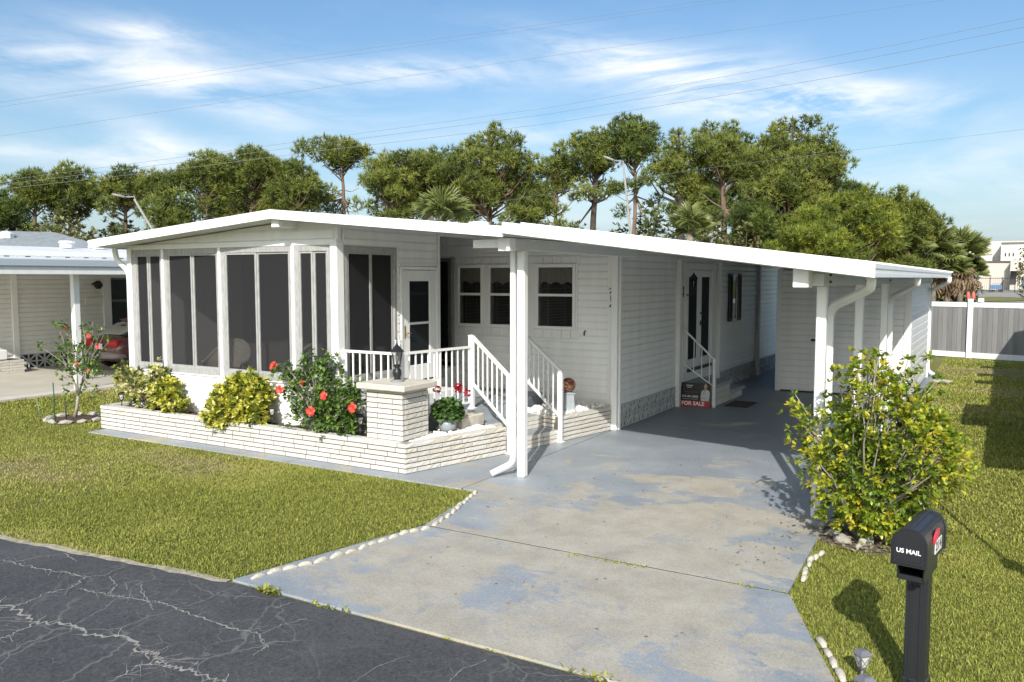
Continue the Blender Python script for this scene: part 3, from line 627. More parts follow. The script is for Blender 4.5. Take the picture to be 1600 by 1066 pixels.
part('shed_trim', white_metal, house, (-4.31, 18.69, 0, -4.20, 18.75, 2.7), c=.005); part('shed_trim', white_metal, house, (-1.74, 18.68, 0, -1.60, 18.82, 2.45), c=.006); part('shed_trim', white_metal, house, (-1.67, 23.12, 0, -1.57, 23.24, 2.45), c=.006)
MB().cbox(-3.56, 18.66, 1.13, -3.44, 18.70, 1.18, .006).lathe([(.02, 0), (.02, .05)], (-3.42, 18.67, 1.13), 8).build('shed_latch', black_metal, house)
# --- roof
def slab(name, m, xs, zf, y0, y1, th, parent=house, yback=None):
    b = MB()
    for (a, c_) in zip(xs[:-1], xs[1:]):
        za, zb = zf(a), zf(c_)
        b.add([(a, y0, za - th), (c_, y0, zb - th), (c_, y1, zb - th), (a, y1, za - th), (a, y0, za), (c_, y0, zb), (c_, y1, zb), (a, y1, za)],
              [(3, 2, 1, 0), (4, 5, 6, 7), (0, 1, 5, 4), (1, 2, 6, 5), (2, 3, 7, 6), (3, 0, 4, 7)])
    return b.build(name, m, parent)
rf = slab('roof', roof_white, [-13.02, -8.8, -5.02], roof_main, FY + .035, BACK + .8, .10)
rc = MB(); zt = roof_cp
vs = []
for (x0, x1, y0, y1) in [(-5.02, -1.05, FY + .035, BACK)]:
    xb = x1 - .12
    vs = [(x0, y0, zt(x0) - .11), (x1, y0, zt(x1) - .11), (xb, y1, zt(x1) - .11), (x0, y1, zt(x0) - .11), (x0, y0, zt(x0)), (x1, y0, zt(x1)), (xb, y1, zt(x1)), (x0, y1, zt(x0))]
rc.add(vs, [(3, 2, 1, 0), (4, 5, 6, 7), (0, 1, 5, 4), (1, 2, 6, 5), (2, 3, 7, 6), (3, 0, 4, 7)]); rcp = rc.build('carport_roof', roof_white, house)
def sbar(b, x0, z0, x1, z1, y0, y1, h0, h1):
    b.add([(x0, y0, z0 - h1), (x1, y0, z1 - h1), (x1, y1, z1 - h1), (x0, y1, z0 - h1), (x0, y0, z0 - h0), (x1, y0, z1 - h0), (x1, y1, z1 - h0), (x0, y1, z0 - h0)],
          [(3, 2, 1, 0), (4, 5, 6, 7), (0, 1, 5, 4), (1, 2, 6, 5), (2, 3, 7, 6), (3, 0, 4, 7)])
def fascia(parent, zf, x0, x1):
    b = MB(); z0, z1 = zf(x0), zf(x1)
    for h0, h1, y in ((-.010, .030, 0), (.030, .074, .007), (.074, .118, .001)): sbar(b, x0, z0, x1, z1, FY + y, FY + .034, h0, h1)
    return b.build('fascia', white_metal, parent)
fascia(rf, roof_main, -13.05, -8.8); fascia(rf, roof_main, -8.8, -5.02); fascia(rcp, roof_cp, -5.02, -1.02)
b = MB()                                             # gutter fascia on the carport side, slightly skewed like the roof edge
for h0, h1, o in ((-.010, .035, .03), (.035, .078, .022), (.078, .118, .028)):
    z = zt(-1.05); y0, y1 = FY + .035, BACK; xa, xb = -1.05, -1.17
    b.add([(xa, y0, z - h1), (xa + o, y0, z - h1), (xb + o, y1, z - h1), (xb, y1, z - h1), (xa, y0, z - h0), (xa + o, y0, z - h0), (xb + o, y1, z - h0), (xb, y1, z - h0)], [(3, 2, 1, 0), (4, 5, 6, 7), (0, 1, 5, 4), (1, 2, 6, 5), (2, 3, 7, 6), (3, 0, 4, 7)])
b.build('gutter', white_metal, rcp)
part('gutter', white_metal, rf, (-13.09, FY + .04, 3.005, -13.02, BACK + .8, 3.125), c=.01)
y = FY + .4
while y < BACK - .1:
    MB().add([(-5.0, y, zt(-5.0) + .0), (-1.1, y, zt(-1.1) + .0), (-1.1, y + .03, zt(-1.1)), (-5.0, y + .03, zt(-5)), (-5.0, y, zt(-5) + .03), (-1.1, y, zt(-1.1) + .03), (-1.1, y + .03, zt(-1.1) + .03), (-5.0, y + .03, zt(-5) + .03)], [(4, 5, 6, 7), (0, 1, 5, 4), (1, 2, 6, 5), (2, 3, 7, 6), (3, 0, 4, 7)]).build('roof_seam', roof_white, rcp)
    sbar(bb := MB(), -5.0, zt(-5.0), -1.12, zt(-1.12), y, y + .02, .11, .135); bb.build('ceiling_seam', white_metal, rcp); y += .61
for (x, y, s_, hh_) in [(-9.11, 14, .30, .22), (-8.3, 18, .16, .17), (-8.0, 22, .17, .19), (-6.9, 21.5, .22, .06), (-6.6, 21.8, .18, .06), (-6.16, 22, .30, .06), (-5.5, 22, .26, .05)]:
    z = roof_main(x); v = MB().lathe([(s_ * .5, -.02), (s_ * .45, hh_ * .55), (s_ * .72, hh_ * .6), (s_ * .70, hh_ * .9), (s_ * .3, hh_)], (x, y, z), 12, False); v.build('roof_vent', white_metal, rf)
# --- downspouts: rectangular section swept through elbows
def spout(pts, m=white_metal, w=.088, d=.062, rad=.10):
    P = [Vector(p) for p in pts]; path = [P[0]]
    for a, p, c in zip(P[:-2], P[1:-1], P[2:]):
        u = (a - p).normalized(); v = (c - p).normalized(); r = min(rad, (a - p).length * .48, (c - p).length * .48)
        for t in (0, .25, .5, .75, 1): path.append((p + u * r) * (1 - t) ** 2 + p * 2 * t * (1 - t) + (p + v * r) * t * t)
    path.append(P[-1]); rings = []; prev = Vector((1, 0, 0))
    for i, p in enumerate(path):
        t = (path[min(i + 1, len(path) - 1)] - path[max(0, i - 1)]).normalized(); u = (prev - t * prev.dot(t)).normalized(); prev = u; q = t.cross(u); c = .012
        rings.append([p + u * a + q * b_ for a, b_ in ((-w / 2 + c, -d / 2), (w / 2 - c, -d / 2), (w / 2, -d / 2 + c), (w / 2, d / 2 - c), (w / 2 - c, d / 2), (-w / 2 + c, d / 2), (-w / 2, d / 2 - c), (-w / 2, -d / 2 + c))])
    return MB().loft(rings, smooth=False).build('downspout', m, house)
spout([(-5.245, 8.84, 2.84), (-5.245, 8.84, .17), (-5.44, 8.62, .05)], rad=.08, w=.07)
for y0, y1 in ((8.77, 9.36), (13.8, 14.9), (22.2, 23.32)):
    spout([(-1.12, y0, 2.52), (-1.12, y0 + .02, 2.40), (PX + .0, y1, 2.18), (PX + .01, y1, .16), (PX + .14, y1 + .12, .05)], rad=.16)
spout([(-12.96, 8.62, 3.02), (-12.96, 8.64, 2.82), (-12.71, 8.7, 2.62), (-12.71, 8.7, .45)], rad=.12)
# left side wall, back wall
wl_ = part('wall', white, house, (SX0 - .0, SY + .1, 0, SX0 + .09, 24.2, 2.99), (SX0 + .09, 24.1, 0, CX - .1, 24.2, 2.95)); siding(wl_, 'y', SX0, -1, SY + .12, 24.1, .42, 2.96, course=.18)
# ------------------------------------------------------------------ brick planter, pillar, porch
def rough_brick(seed, rough):
    "unit brick 1x1x1 (x length, y depth, z height), split face on -y"
    r = random.Random(seed); bm = bmesh.new(); nx = 6; nz = 2; V = {}
    for i in range(nx + 1):
        for k in range(nz + 1):
            e = (i in (0, nx)) or (k in (0, nz))
            V[i, k] = bm.verts.new((i / nx - .5, -.5 + (.022 if e else 0) + (0 if e else r.uniform(-rough, rough)), k / nz - .5))
    B = [bm.verts.new(p) for p in ((-.5, .5, -.5), (.5, .5, -.5), (.5, .5, .5), (-.5, .5, .5))]
    for i in range(nx):
        for k in range(nz): bm.faces.new((V[i, k], V[i + 1, k], V[i + 1, k + 1], V[i, k + 1]))
    bm.faces.new((B[1], B[0], B[3], B[2]))
    bm.faces.new([V[i, nz] for i in range(nx + 1)] + [B[2], B[3]]); bm.faces.new([V[i, 0] for i in range(nx, -1, -1)] + [B[0], B[1]])
    bm.faces.new([V[nx, k] for k in range(nz + 1)][::-1] + [B[2], B[1]][::-1][0:0] + [B[2], B[1]]) if False else bm.faces.new([V[nx, 0], B[1], B[2], V[nx, nz], V[nx, 1]])
    bm.faces.new([V[0, nz], B[3], B[0], V[0, 0], V[0, 1]])
    bmesh.ops.recalc_face_normals(bm, faces=bm.faces[:])
    return MB().bm(bm)
BR = []
for i in range(9): BR.append(rough_brick(i, .018).mesh('brick', (brick_a, brick_b, brick_b, brick_a, brick_b, brick_a, brick_c, brick_a, brick_b)[i]))
BRR = []
for i in range(9): BRR.append(rough_brick(20 + i, .055).mesh('brick', (brick_a, brick_b, brick_c, brick_a, brick_a, brick_b, brick_a, brick_c, brick_a)[i]))
def brick(parent, p, q, z0, z1, depth, meshes, proud=0):
    "one brick along p->q; outside is to the right of p->q"
    p = Vector((*p, 0)); q = Vector((*q, 0)); d = q - p; L_ = d.length; d.normalize(); nrm = Vector((d.y, -d.x, 0))
    o = link('brick', rnd.choice(meshes), parent, (p + q) / 2 + nrm * (-depth / 2 + proud) + Vector((0, 0, (z0 + z1) / 2)))
    o.rotation_euler = (0, 0, math.atan2(d.y, d.x)); o.scale = (L_, depth, z1 - z0); return o
def brick_run(parent, p, q, z0, courses, ch, bl, meshes, depth=.085, joint=.015, top_long=1.0, start=0, capdepth=None):
    P = Vector(p); Q = Vector(q); L_ = (Q - P).length; u = (Q - P) / L_
    for c in range(courses):
        z = z0 + c * ch; a = 0; last = c == courses - 1
        ln = bl * (top_long if last else 1); first = ln * (.5 if (c + start) % 2 else 1)
        while a < L_ - .02:
            b = min(L_, a + (first if a == 0 else ln * rnd.uniform(.86, 1.12)))
            if L_ - b < ln * .22: b = L_
            pp = P + u * (a + joint / 2); qq = P + u * (b - joint / 2)
            brick(parent, pp, qq, z + joint * .5, z + ch - joint * .5, capdepth if last and capdepth else depth, meshes, rnd.uniform(-.001, .004) + (.006 if last and capdepth else 0)); a = b
pl = thing('brick_planter', 'long low cream brick planter wall running along the sunroom and turning at the pillar', 'planter', (-9.5, 8.3, 0))
PA, PB, PC, PD_, PE = Vector((-12.86, 8.19)), Vector((-6.47, 8.215)), Vector((-6.0, 9.92)), Vector((-5.74, 11.09)), Vector((-5.47, 12.40))
CHH = .0655
brick_run(pl, PA, PB, 0, 6, CHH, .42, BR, capdepth=.16); brick_run(pl, PB, PC, 0, 6, CHH, .40, BRR, start=1, capdepth=.15, top_long=1.2)
brick_run(pl, PA + Vector((0.0, .50)), PA, 0, 6, CHH, .40, BR, start=1, capdepth=.13)
def wallcore(parent, p, q, inset, th, z1, name='mortar_bed'):
    p = Vector((*p, 0)); q = Vector((*q, 0)); d = (q - p).normalized(); n = Vector((-d.y, d.x, 0)); a = p + n * inset; b = q + n * inset; c = q + n * (inset + th); e = p + n * (inset + th)
    MB().prism([(v.x, v.y) for v in (a, b, c, e)], 0, z1).build(name, mortar, parent)
wallcore(pl, PA + Vector((.012, 0)), PB, .014, .13, .372); wallcore(pl, PB, PC - Vector((0, .0)), .014, .12, .372); wallcore(pl, PA + Vector((0, .5)), PA + Vector((0, .014)), .014, .10, .372)
# planting soil with mounded surface
def bed(name, poly_fn, m, x0, x1, y0, y1, z, amp, step, seed, parent=None, lab=None, cat=None):
    r = random.Random(seed); nx = int((x1 - x0) / step); ny = max(2, int((y1 - y0) / step)); V = []; Fs = []
    for j in range(ny + 1):
        for i in range(nx + 1):
            V.append((x0 + (x1 - x0) * i / nx, y0 + (y1 - y0) * j / ny, z + r.uniform(-amp, amp)))
    for j in range(ny):
        for i in range(nx):
            a = j * (nx + 1) + i
            if poly_fn is None or poly_fn((V[a][0] + V[a + nx + 2][0]) / 2, (V[a][1] + V[a + nx + 2][1]) / 2): Fs.append((a, a + 1, a + nx + 2, a + nx + 1))
    b = MB().add(V, Fs, True); o = b.build(name, m, parent)
    tag(o, lab, cat, None, 'stuff'); return o
bed('mulch', None, mulch, -12.78, -7.2, 8.28, 8.71, .335, .018, .045, 3, None, 'dark brown bark mulch filling the front planter behind the brick wall', 'mulch')
def in_gravel(x, y):
    ex = -6.47 + (y - 8.215) * .2757 - .12
    return x < ex and not (x < -6.76 and y > 8.98 and False)
bed('bed_soil', in_gravel, soil, -7.25, -5.9, 8.3, 9.95, .33, .012, .05, 5, None, 'pale soil under the white stones beside the pillar', 'soil')
# bed right of the steps
pr = thing('brick_planter', 'short brick planter between the stair rail and the corner carport post', 'planter', (-5.7, 11.7, 0))
brick_run(pr, PD_, PE, 0, 6, CHH, .95, BRR, capdepth=.14); wallcore(pr, PD_, PE, .014, .12, .372)
bed('bed_soil', lambda x, y: x < -5.74 + (y - 11.09) * .206 - .1, soil, -6.75, -5.5, 11.15, 12.46, .34, .012, .06, 6, None, 'pale soil under the white stones below the house number', 'soil')
brick_run(pr, PD_ + Vector((-.80, .17)), PD_ + Vector((-.09, .02)), 0, 6, CHH, .40, BRR, capdepth=.12)
# white stones
def stone_mesh(seed, m):
    r = random.Random(seed); bm = bmesh.new(); bmesh.ops.create_icosphere(bm, subdivisions=1, radius=1)
    for v in bm.verts: v.co *= r.uniform(.72, 1.15)
    b = MB().bm(bm, False); return b
def stones(name, pts, s0, s1, m, lab, cat, seed):
    r = random.Random(seed); base = [stone_mesh(k, m) for k in range(6)]; b = MB()
    for p in pts:
        q = r.choice(base); s_ = r.uniform(s0, s1); a = r.uniform(0, 6.28); ca, sa = math.cos(a), math.sin(a); sx, sy, sz = s_ * r.uniform(.8, 1.3), s_ * r.uniform(.8, 1.1), s_ * r.uniform(.55, .8)
        b.add([(p[0] + (v[0] * ca * sx - v[1] * sa * sy), p[1] + (v[0] * sa * sx + v[1] * ca * sy), p[2] + v[2] * sz) for v in q.v], q.f)
    o = b.build(name, m); return tag(o, lab, cat, None, 'stuff')
gp_ = []
for _ in range(620):
    y = rnd.uniform(8.45, 9.9); ex = -6.47 + (y - 8.215) * .2757 - .15; x = ex - abs(rnd.gauss(0, .20))
    if x < -7.3 or (x < -6.60 and y < 8.95): continue
    if (x + 6.58) ** 2 + (y - 9.3) ** 2 < .018: continue
    gp_.append((x, y, .355 + rnd.uniform(0, .03)))
stones('white_gravel', gp_, .018, .042, gravel_m, 'white decorative stones around the potted geranium beside the pillar', 'gravel', 11)
gp_ = []
for _ in range(420):
    y = rnd.uniform(11.2, 12.42); ex = -5.74 + (y - 11.09) * .206 - .12; gp_.append((ex - rnd.uniform(0, .75), y, .37 + rnd.uniform(0, .05)))
stones('white_gravel', gp_, .025, .055, gravel_m, 'white decorative stones in the short planter below the house number', 'gravel', 12)
# pillar
pil = thing('brick_pillar', 'square cream brick pillar with a flat stone cap at the corner of the planter', 'pillar', (-6.92, 8.62, .38))
X0, X1, Y0, Y1 = -7.20, -6.60, 8.33, 8.88
part('mortar_bed', mortar, pil, (X0 + .015, Y0 + .015, .36, X1 - .015, Y1 - .015, 1.03))
ph = (1.0 - .388) / 9
for c in range(9):
    z = .388 + c * ph; j = .0065; k = .17 if c % 2 else .42
    def br(p, q, ms): brick(pil, p, q, z + j, z + ph - j, .07, ms, rnd.uniform(0, .004))
    br((X0, Y0), (X0 + .60 - k - j, Y0), BR); br((X0 + .60 - k + j, Y0), (X1 - .004, Y0), BR)
    k2 = .10 if c % 2 else .40
    br((X1, Y0 + .066), (X1, Y0 + k2 + .03 - j), BRR); br((X1, Y0 + k2 + .03 + j), (X1, Y1), BRR)
    br((X0, Y1), (X0, Y0 + .07), BR); br((X1 - .07, Y1), (X0 + .07, Y1), BR)
part('cap_course', cap_stone, pil, (X0 - .0, Y0 + .0, 1.0, X1 - .0, Y1, 1.045), c=.005)
cp = MB().cbox(X0 - .10, Y0 - .10, 1.045, X1 + .10, Y1 + .09, 1.125, .012); cp.build('cap', cap_stone, pil)
pt = thing('post_lantern', 'black pier mount lantern standing on the brick pillar cap', 'lantern', (-6.90, 8.60, 1.125))
MB().lathe([(.095, 0), (.095, .012), (.06, .030), (.05, .03)], (-6.90, 8.60, 1.125), 14).build('base', mat('lantern_base', (.22, .23, .24), .6), pt)
MB().lathe([(.05, .028), (.042, .05), (.058, .09), (.060, .13), (.048, .165), (.030, .18), (.045, .195), (.055, .205)], (-6.90, 8.60, 1.125), 12).build('stem', black_metal, pt)
lf = lantern(black_metal, (-6.90, 8.60, 1.32), .9, pt)
MB().lathe([(.006, .315), (.012, .335), (.004, .38)], (-6.90, 8.60, 1.32), 6).build('finial', black_metal, lf)
# porch slab and steps
po = thing('front_porch', 'raised grey painted concrete porch with two brick faced steps towards the driveway', 'porch', (-7.4, 10.4, 0))
MB().prism([(-8.02, 8.9), (-7.2, 8.9), (-6.78, 10.0), (-6.55, 11.2), (-6.78, 12.44), (-8.02, 12.44)], 0, .53).build('floor', porch_m, po)
def step(p, q, back, z0, z1, nb):
    p = Vector(p); q = Vector(q); u = (q - p).normalized(); nrm = Vector((-u.y, u.x))
    MB().prism([tuple(p + nrm * .045), tuple(q + nrm * .045), tuple(q + nrm * back), tuple(p + nrm * back)], 0, z1 - .0).build('tread', porch_m, po)
    h = (z1 - z0) / nb
    for k in range(nb):
        L_ = (q - p).length; a = 0
        while a < L_ - .02:
            b = min(L_, a + rnd.uniform(.30, .44)); b = L_ if L_ - b < .1 else b
            brick(po, tuple(p + u * (a + .004)), tuple(p + u * (b - .004)), z0 + h * k + .004, z0 + h * (k + 1) - .004, .08, BRR, 0); a = b
step((-5.98, 10.0), (-5.75, 11.07), .9, 0, .185, 3)
step((-6.33, 10.08), (-6.10, 11.16), .6, .185, .37, 3)
part('slab_edge', cap_stone, po, (-6.83, 9.5, .36, -6.46, 10.05, .535), c=.01)
# ------------------------------------------------------------------ railings
def rail_pickets(root, p, q, zb, zt, n, m=white_metal, w=.019, ends=False):
    for k in range(n):
        t = (k + (.5 if not ends else 0)) / (n if not ends else n - 1); x = p[0] + (q[0] - p[0]) * t; y = p[1] + (q[1] - p[1]) * t
        b0 = zb[0] + (zb[1] - zb[0]) * t; t0 = zt[0] + (zt[1] - zt[0]) * t; part('baluster', m, root, (x - w / 2, y - w / 2, b0, x + w / 2, y + w / 2, t0))
def rpost(root, x, y, z0, z1, w=.055, foot=True):
    b = MB().cbox(x - w / 2, y - w / 2, z0, x + w / 2, y + w / 2, z1 - .012, .004).cbox(x - w / 2 - .006, y - w / 2 - .006, z1 - .012, x + w / 2 + .006, y + w / 2 + .006, z1, .003)
    if foot: b.cbox(x - .06, y - .06, z0, x + .06, y + .06, z0 + .014, .004)
    return b.build('post', white_metal, root)
def rail(root, p, q, w=.045, h=.034, name='top_rail'): return MB().bar(p, q, w, h).build(name, white_metal, root)
ra = thing('porch_railing', 'white metal porch railing with thin balusters running down the left of the steps', 'railing', (-6.9, 9.5, .53))
A, B_, Cc, D = (-8.0, 8.76), (-6.99, 8.76), (-6.86, 10.33), (-5.975, 9.965)
rpost(ra, A[0] + .02, A[1], .53, 1.47); rpost(ra, B_[0], B_[1], .38, 1.665, .075); rpost(ra, Cc[0], Cc[1], .53, 1.645, .072); rpost(ra, D[0], D[1], 0, 1.12, .06)
rail(ra, (A[0], A[1], 1.475), (B_[0], B_[1], 1.475)); rail(ra, (A[0], A[1], .63), (B_[0], B_[1], .63), .03, .03, 'bottom_rail'); rail_pickets(ra, A, B_, (.63, .63), (1.46, 1.46), 8)
rail(ra, (B_[0], B_[1], 1.475), (Cc[0], Cc[1], 1.465)); rail(ra, (B_[0], B_[1], .63), (Cc[0], Cc[1], .63), .03, .03, 'bottom_rail'); rail_pickets(ra, B_, Cc, (.63, .63), (1.46, 1.45), 12)
rail(ra, (Cc[0], Cc[1], 1.635), (D[0], D[1], 1.105), .05, .036); rail(ra, (Cc[0], Cc[1], .93), (D[0], D[1], .38), .032, .034, 'bottom_rail'); rail_pickets(ra, Cc, D, (.93, .38), (1.63, 1.10), 8)
rb = thing('stair_railing', 'white metal stair railing on the right of the front steps behind the carport post', 'railing', (-5.73, 11.07, 0))
Cc, D = (-6.60, 11.42), (-5.73, 11.07)
rpost(rb, Cc[0], Cc[1], .53, 1.645, .072); rpost(rb, D[0], D[1], 0, 1.115, .06)
rail(rb, (Cc[0], Cc[1], 1.635), (D[0], D[1], 1.10), .05, .036); rail(rb, (Cc[0], Cc[1], .93), (D[0], D[1], .38), .032, .034, 'bottom_rail'); rail_pickets(rb, Cc, D, (.93, .38), (1.63, 1.10), 8)
# globe on its stand
gs = thing('globe_stand', 'grey tapered pedestal holding the mosaic globe in the short planter', 'pedestal', (-5.87, 11.60, .39))
MB().lathe([(.125, 0), (.10, .28), (.125, .285), (.125, .31), (.06, .315)], (-5.87, 11.60, .385), 4, False).build('pedestal', mat('pedestal_grey', (.30, .33, .35), .7, var=.15, vscale=9), gs)
g = NB('mosaic'); vv = g.map((1, 1, 1.2)); vc = g.voro(46, 'F1', out='Color', src=vv)
sx = g.N.new('ShaderNodeSeparateColor'); g.L.new(vc, sx.inputs[0]); tiles = g.ramp(sx.outputs[0], (.25, (.25, .03, .02)), (.45, (.42, .10, .04)), (.62, (.55, .30, .12)), (.85, (.62, .50, .32)))
zz = g.sep(2); band = g.ramp(g.math('ABSOLUTE', zz), (.03, (1, 1, 1)), (.10, (.45, .22, .18)))
gr = g.ramp(g.voro(46, 'DISTANCE_TO_EDGE', src=vv), (.03, 0.0), (.07, 1.0))
g.L.new(g.mix(gr, (.08, .05, .04), g.mix(1.0, tiles, band, 'MULTIPLY')), g.b.inputs['Base Color']); g.b.inputs['Roughness'].default_value = .25
bm = bmesh.new(); bmesh.ops.create_uvsphere(bm, u_segments=24, v_segments=16, radius=.118)
o = MB().bm(bm, True).build('gazing_globe', g.m, None); o.location = (-5.87, 11.60, .81); tag(o, 'round red and cream mosaic gazing globe on the grey pedestal', 'globe')
# ------------------------------------------------------------------ side steps, rail, sign, mat
ss = thing('side_steps', 'two tier brick steps with pale treads below the french doors in the carport', 'steps', (-5.08, 16.6, 0))
part('tread', porch_m, ss, (-5.40, 15.66, .37, -4.70, 16.68, .44), c=.01); part('tread', porch_m, ss, (-5.40, 16.685, .15, -4.66, 17.55, .22), c=.01)
part('core', mortar, ss, (-5.40, 15.72, 0, -4.78, 16.66, .37), (-5.40, 16.66, 0, -4.76, 17.5, .15))
for z, zz, ya, yb, x in ((.01, .13, 15.70, 16.67, -4.735), (.135, .25, 15.70, 16.67, -4.735), (.255, .368, 15.70, 16.67, -4.735), (.01, .075, 16.69, 17.52, -4.715), (.08, .148, 16.69, 17.52, -4.715)):
    a = ya
    while a < yb - .02:
        b = min(yb, a + .36); brick(ss, (x, a + .004), (x, b - .004), z, zz, .06, BRR); a = b
for z, zz in ((.01, .13), (.135, .25), (.255, .368)):
    brick(ss, (-5.38, 15.70), (-5.07, 15.70), z, zz, .06, BR); brick(ss, (-5.06, 15.70), (-4.745, 15.70), z, zz, .06, BR)
sr = thing('side_railing', 'slim white railing sloping down beside the carport side steps', 'railing', (-4.74, 15.60, 0))
rpost(sr, -4.74, 15.60, 0, .95, .055, False); rpost(sr, -5.385, 15.60, .36, 1.55, .03, False); rail(sr, (-5.40, 15.60, 1.53), (-4.74, 15.60, .93), .03, .03); rail(sr, (-5.40, 15.60, .85), (-4.74, 15.60, .40), .02, .02, 'bottom_rail'); rail_pickets(sr, (-5.385, 15.60), (-4.76, 15.60), (.80, .42), (1.5, .95), 4, w=.014)
sg = thing('for_sale_sign', 'red and black for sale sign with a portrait, leaning on the side steps', 'sign', (-5.08, 15.50, 0))
SRX = R(-9)
blk_m = mat('sign_black', (.012, .012, .014), .4); red_m = mat('sign_red', (.42, .012, .015), .4); wht_m = mat('sign_white', (.78, .78, .78), .5); skin_m = mat('sign_skin', (.50, .30, .22), .6); suit_m = mat('sign_suit', (.58, .58, .64), .6); drk_m = mat('sign_photo_background', (.035, .025, .022), .5); redtext = mat('sign_red_lettering', (.35, .03, .02), .5)
teal_m = mat('sign_shirt', (.30, .42, .42), .6); gry_m = mat('sign_grey', (.45, .45, .45), .6); blonde = mat('sign_hair', (.62, .54, .40), .7)
SP = Vector((-5.37, 15.49, .005)); SQ = Vector((-4.80, 15.53, .005)); su = (SQ - SP).normalized(); sw = (SQ - SP).length; sn = Vector((su.y, -su.x, 0)); sv = (Vector((0, 0, 1)) * math.cos(R(9)) - sn * math.sin(R(9))).normalized(); sf = sn * math.cos(R(9)) + Vector((0, 0, math.sin(R(9))))
def sgn_poly(name, m, pts, lvl):
    b = MB(); vs = [SP + su * (x * sw) + sv * (y * .46) + sf * lvl for x, y in pts]; b.add(vs, [tuple(range(len(vs)))]); return b.build(name, m, sg)
bd = MB(); c0 = [SP + su * (x * sw) + sv * (y * .46) for x, y in ((0, 0), (1, 0), (1, 1), (0, 1))]; bd.add([c - sf * .006 for c in c0] + c0, [(3, 2, 1, 0), (4, 5, 6, 7), (0, 1, 5, 4), (1, 2, 6, 5), (2, 3, 7, 6), (3, 0, 4, 7)]); bd.build('board', blk_m, sg)
sgn_poly('red_band', red_m, [(0, 0), (1, 0), (1, .235), (0, .235)], .001)
sgn_poly('portrait_background', drk_m, [(.66, .235), (1, .235), (1, 1), (.66, 1)], .001)
def ell(cx, cy, rx, ry, n=16): return [(cx + rx * math.cos(2 * math.pi * k / n), cy + ry * math.sin(2 * math.pi * k / n)) for k in range(n)]
sgn_poly('portrait_suit', suit_m, [(.69, .25), (.96, .25), (.985, .55), (.96, .68), (.88, .73), (.78, .73), (.70, .66), (.675, .45)], .002)
sgn_poly('portrait_lapel', teal_m, [(.755, .50), (.80, .50), (.815, .71), (.775, .72)], .003)
sgn_poly('portrait_arm', gry_m, [(.69, .36), (.84, .33), (.85, .38), (.70, .42)], .0035); sgn_poly('portrait_hand', skin_m, ell(.80, .36, .03, .03), .004)
sgn_poly('portrait_hair', blonde, ell(.828, .86, .052, .105), .0028); sgn_poly('portrait_neck', skin_m, [(.80, .68), (.86, .68), (.855, .78), (.805, .78)], .0031); sgn_poly('portrait_face', skin_m, ell(.828, .838, .040, .085), .0033)
srot = Matrix((su, sv, sf)).transposed().to_euler()
def sgn_text(name, t, x, y, size, m, bold=0.0): o = link(name, text_mesh(t, size, m, ext=.0004, bold=bold), sg, SP + su * (x * sw) + sv * (y * .46) + sf * .003); o.rotation_euler = srot; return o
sgn_text('lettering', 'FOR SALE', .42, .115, .105, wht_m, .003)
sgn_text('lettering', '813-401-0002', .315, .41, .056, wht_m, .001)
for (x0, x1, y0, y1, m) in [(.17, .40, .85, .90, wht_m), (.20, .36, .78, .82, wht_m), (.12, .58, .585, .615, redtext), (.05, .28, .29, .315, gry_m), (.31, .58, .29, .315, gry_m)]:
    n = int((x1 - x0) / .028)
    for k in range(n):
        a = x0 + (x1 - x0) * k / n; sgn_poly('small_print', m, [(a, y0), (a + .018, y0), (a + .018, y1), (a, y1)], .002)
mt = MB().cbox(-4.62, 15.85, .001, -4.16, 16.62, .016, .004); mt = mt.build('doormat', mat('coir', (.055, .042, .030), .95, var=.5, vscale=30, bump=.6), None)
tag(mt, 'dark brown doormat on the carport floor beside the side steps', 'doormat')
# ------------------------------------------------------------------ mailbox
mb = thing('mailbox', 'black post mounted mailbox with red flag on the grass by the driveway', 'mailbox', (-.43, 5.4, 0))
bp_ = mat('mailbox_plastic', (.018, .019, .022), .38, bump=.12, bscale=220)
MXC, MW, MY0, MY1, MZ = -.43, .178, 5.12, 5.62, .855
def arch(cx, w, z0, h, n=14, inset=0.0):
    w2 = w / 2 - inset; sh = z0 + h - w / 2; P = [(cx - w2, z0 + inset), (cx + w2, z0 + inset)]
    for k in range(n + 1):
        a = math.pi * k / n; P.append((cx + w2 * math.cos(a), sh + w2 * math.sin(a)))
    return P
MH = .212
def archbody(name, y0, y1, w, z0, h, m, parent, inset=0.0, smooth=True):
    P = arch(MXC, w, z0, h, 14, inset); n = len(P); b = MB()
    b.add([(x, y0, z) for x, z in P] + [(x, y1, z) for x, z in P], [tuple(range(n - 1, -1, -1))[::-1], tuple(range(n, 2 * n))[::-1]] , False)
    b.add([(x, y0, z) for x, z in P] + [(x, y1, z) for x, z in P], [(i, n + i, n + (i + 1) % n, (i + 1) % n) for i in range(n)], False)
    return b.build(name, m, parent)
body = archbody('box', MY0 + .012, MY1, MW, MZ, MH, bp_, mb)
archbody('rim', MY0 - .004, MY0 + .03, MW + .016, MZ - .004, MH + .012, bp_, body); archbody('rim', MY1 - .03, MY1 + .006, MW + .012, MZ - .003, MH + .009, bp_, body)
MB().cbox(MXC - .006, MY0 + .02, MZ + MH - .004, MXC + .006, MY1 - .01, MZ + MH + .006, .002).build('spine', bp_, body)
door_ = archbody('door', MY0 - .012, MY0 - .002, MW - .012, MZ + .012, MH - .016, bp_, mb)
archbody('door_panel', MY0 - .016, MY0 - .011, MW - .05, MZ + .03, MH - .052, bp_, door_)
MB().lathe([(.021, 0), (.022, .006), (.016, .012), (.013, .024), (.006, .028)], (0, 0, 0), 14).build('knob', bp_, door_)
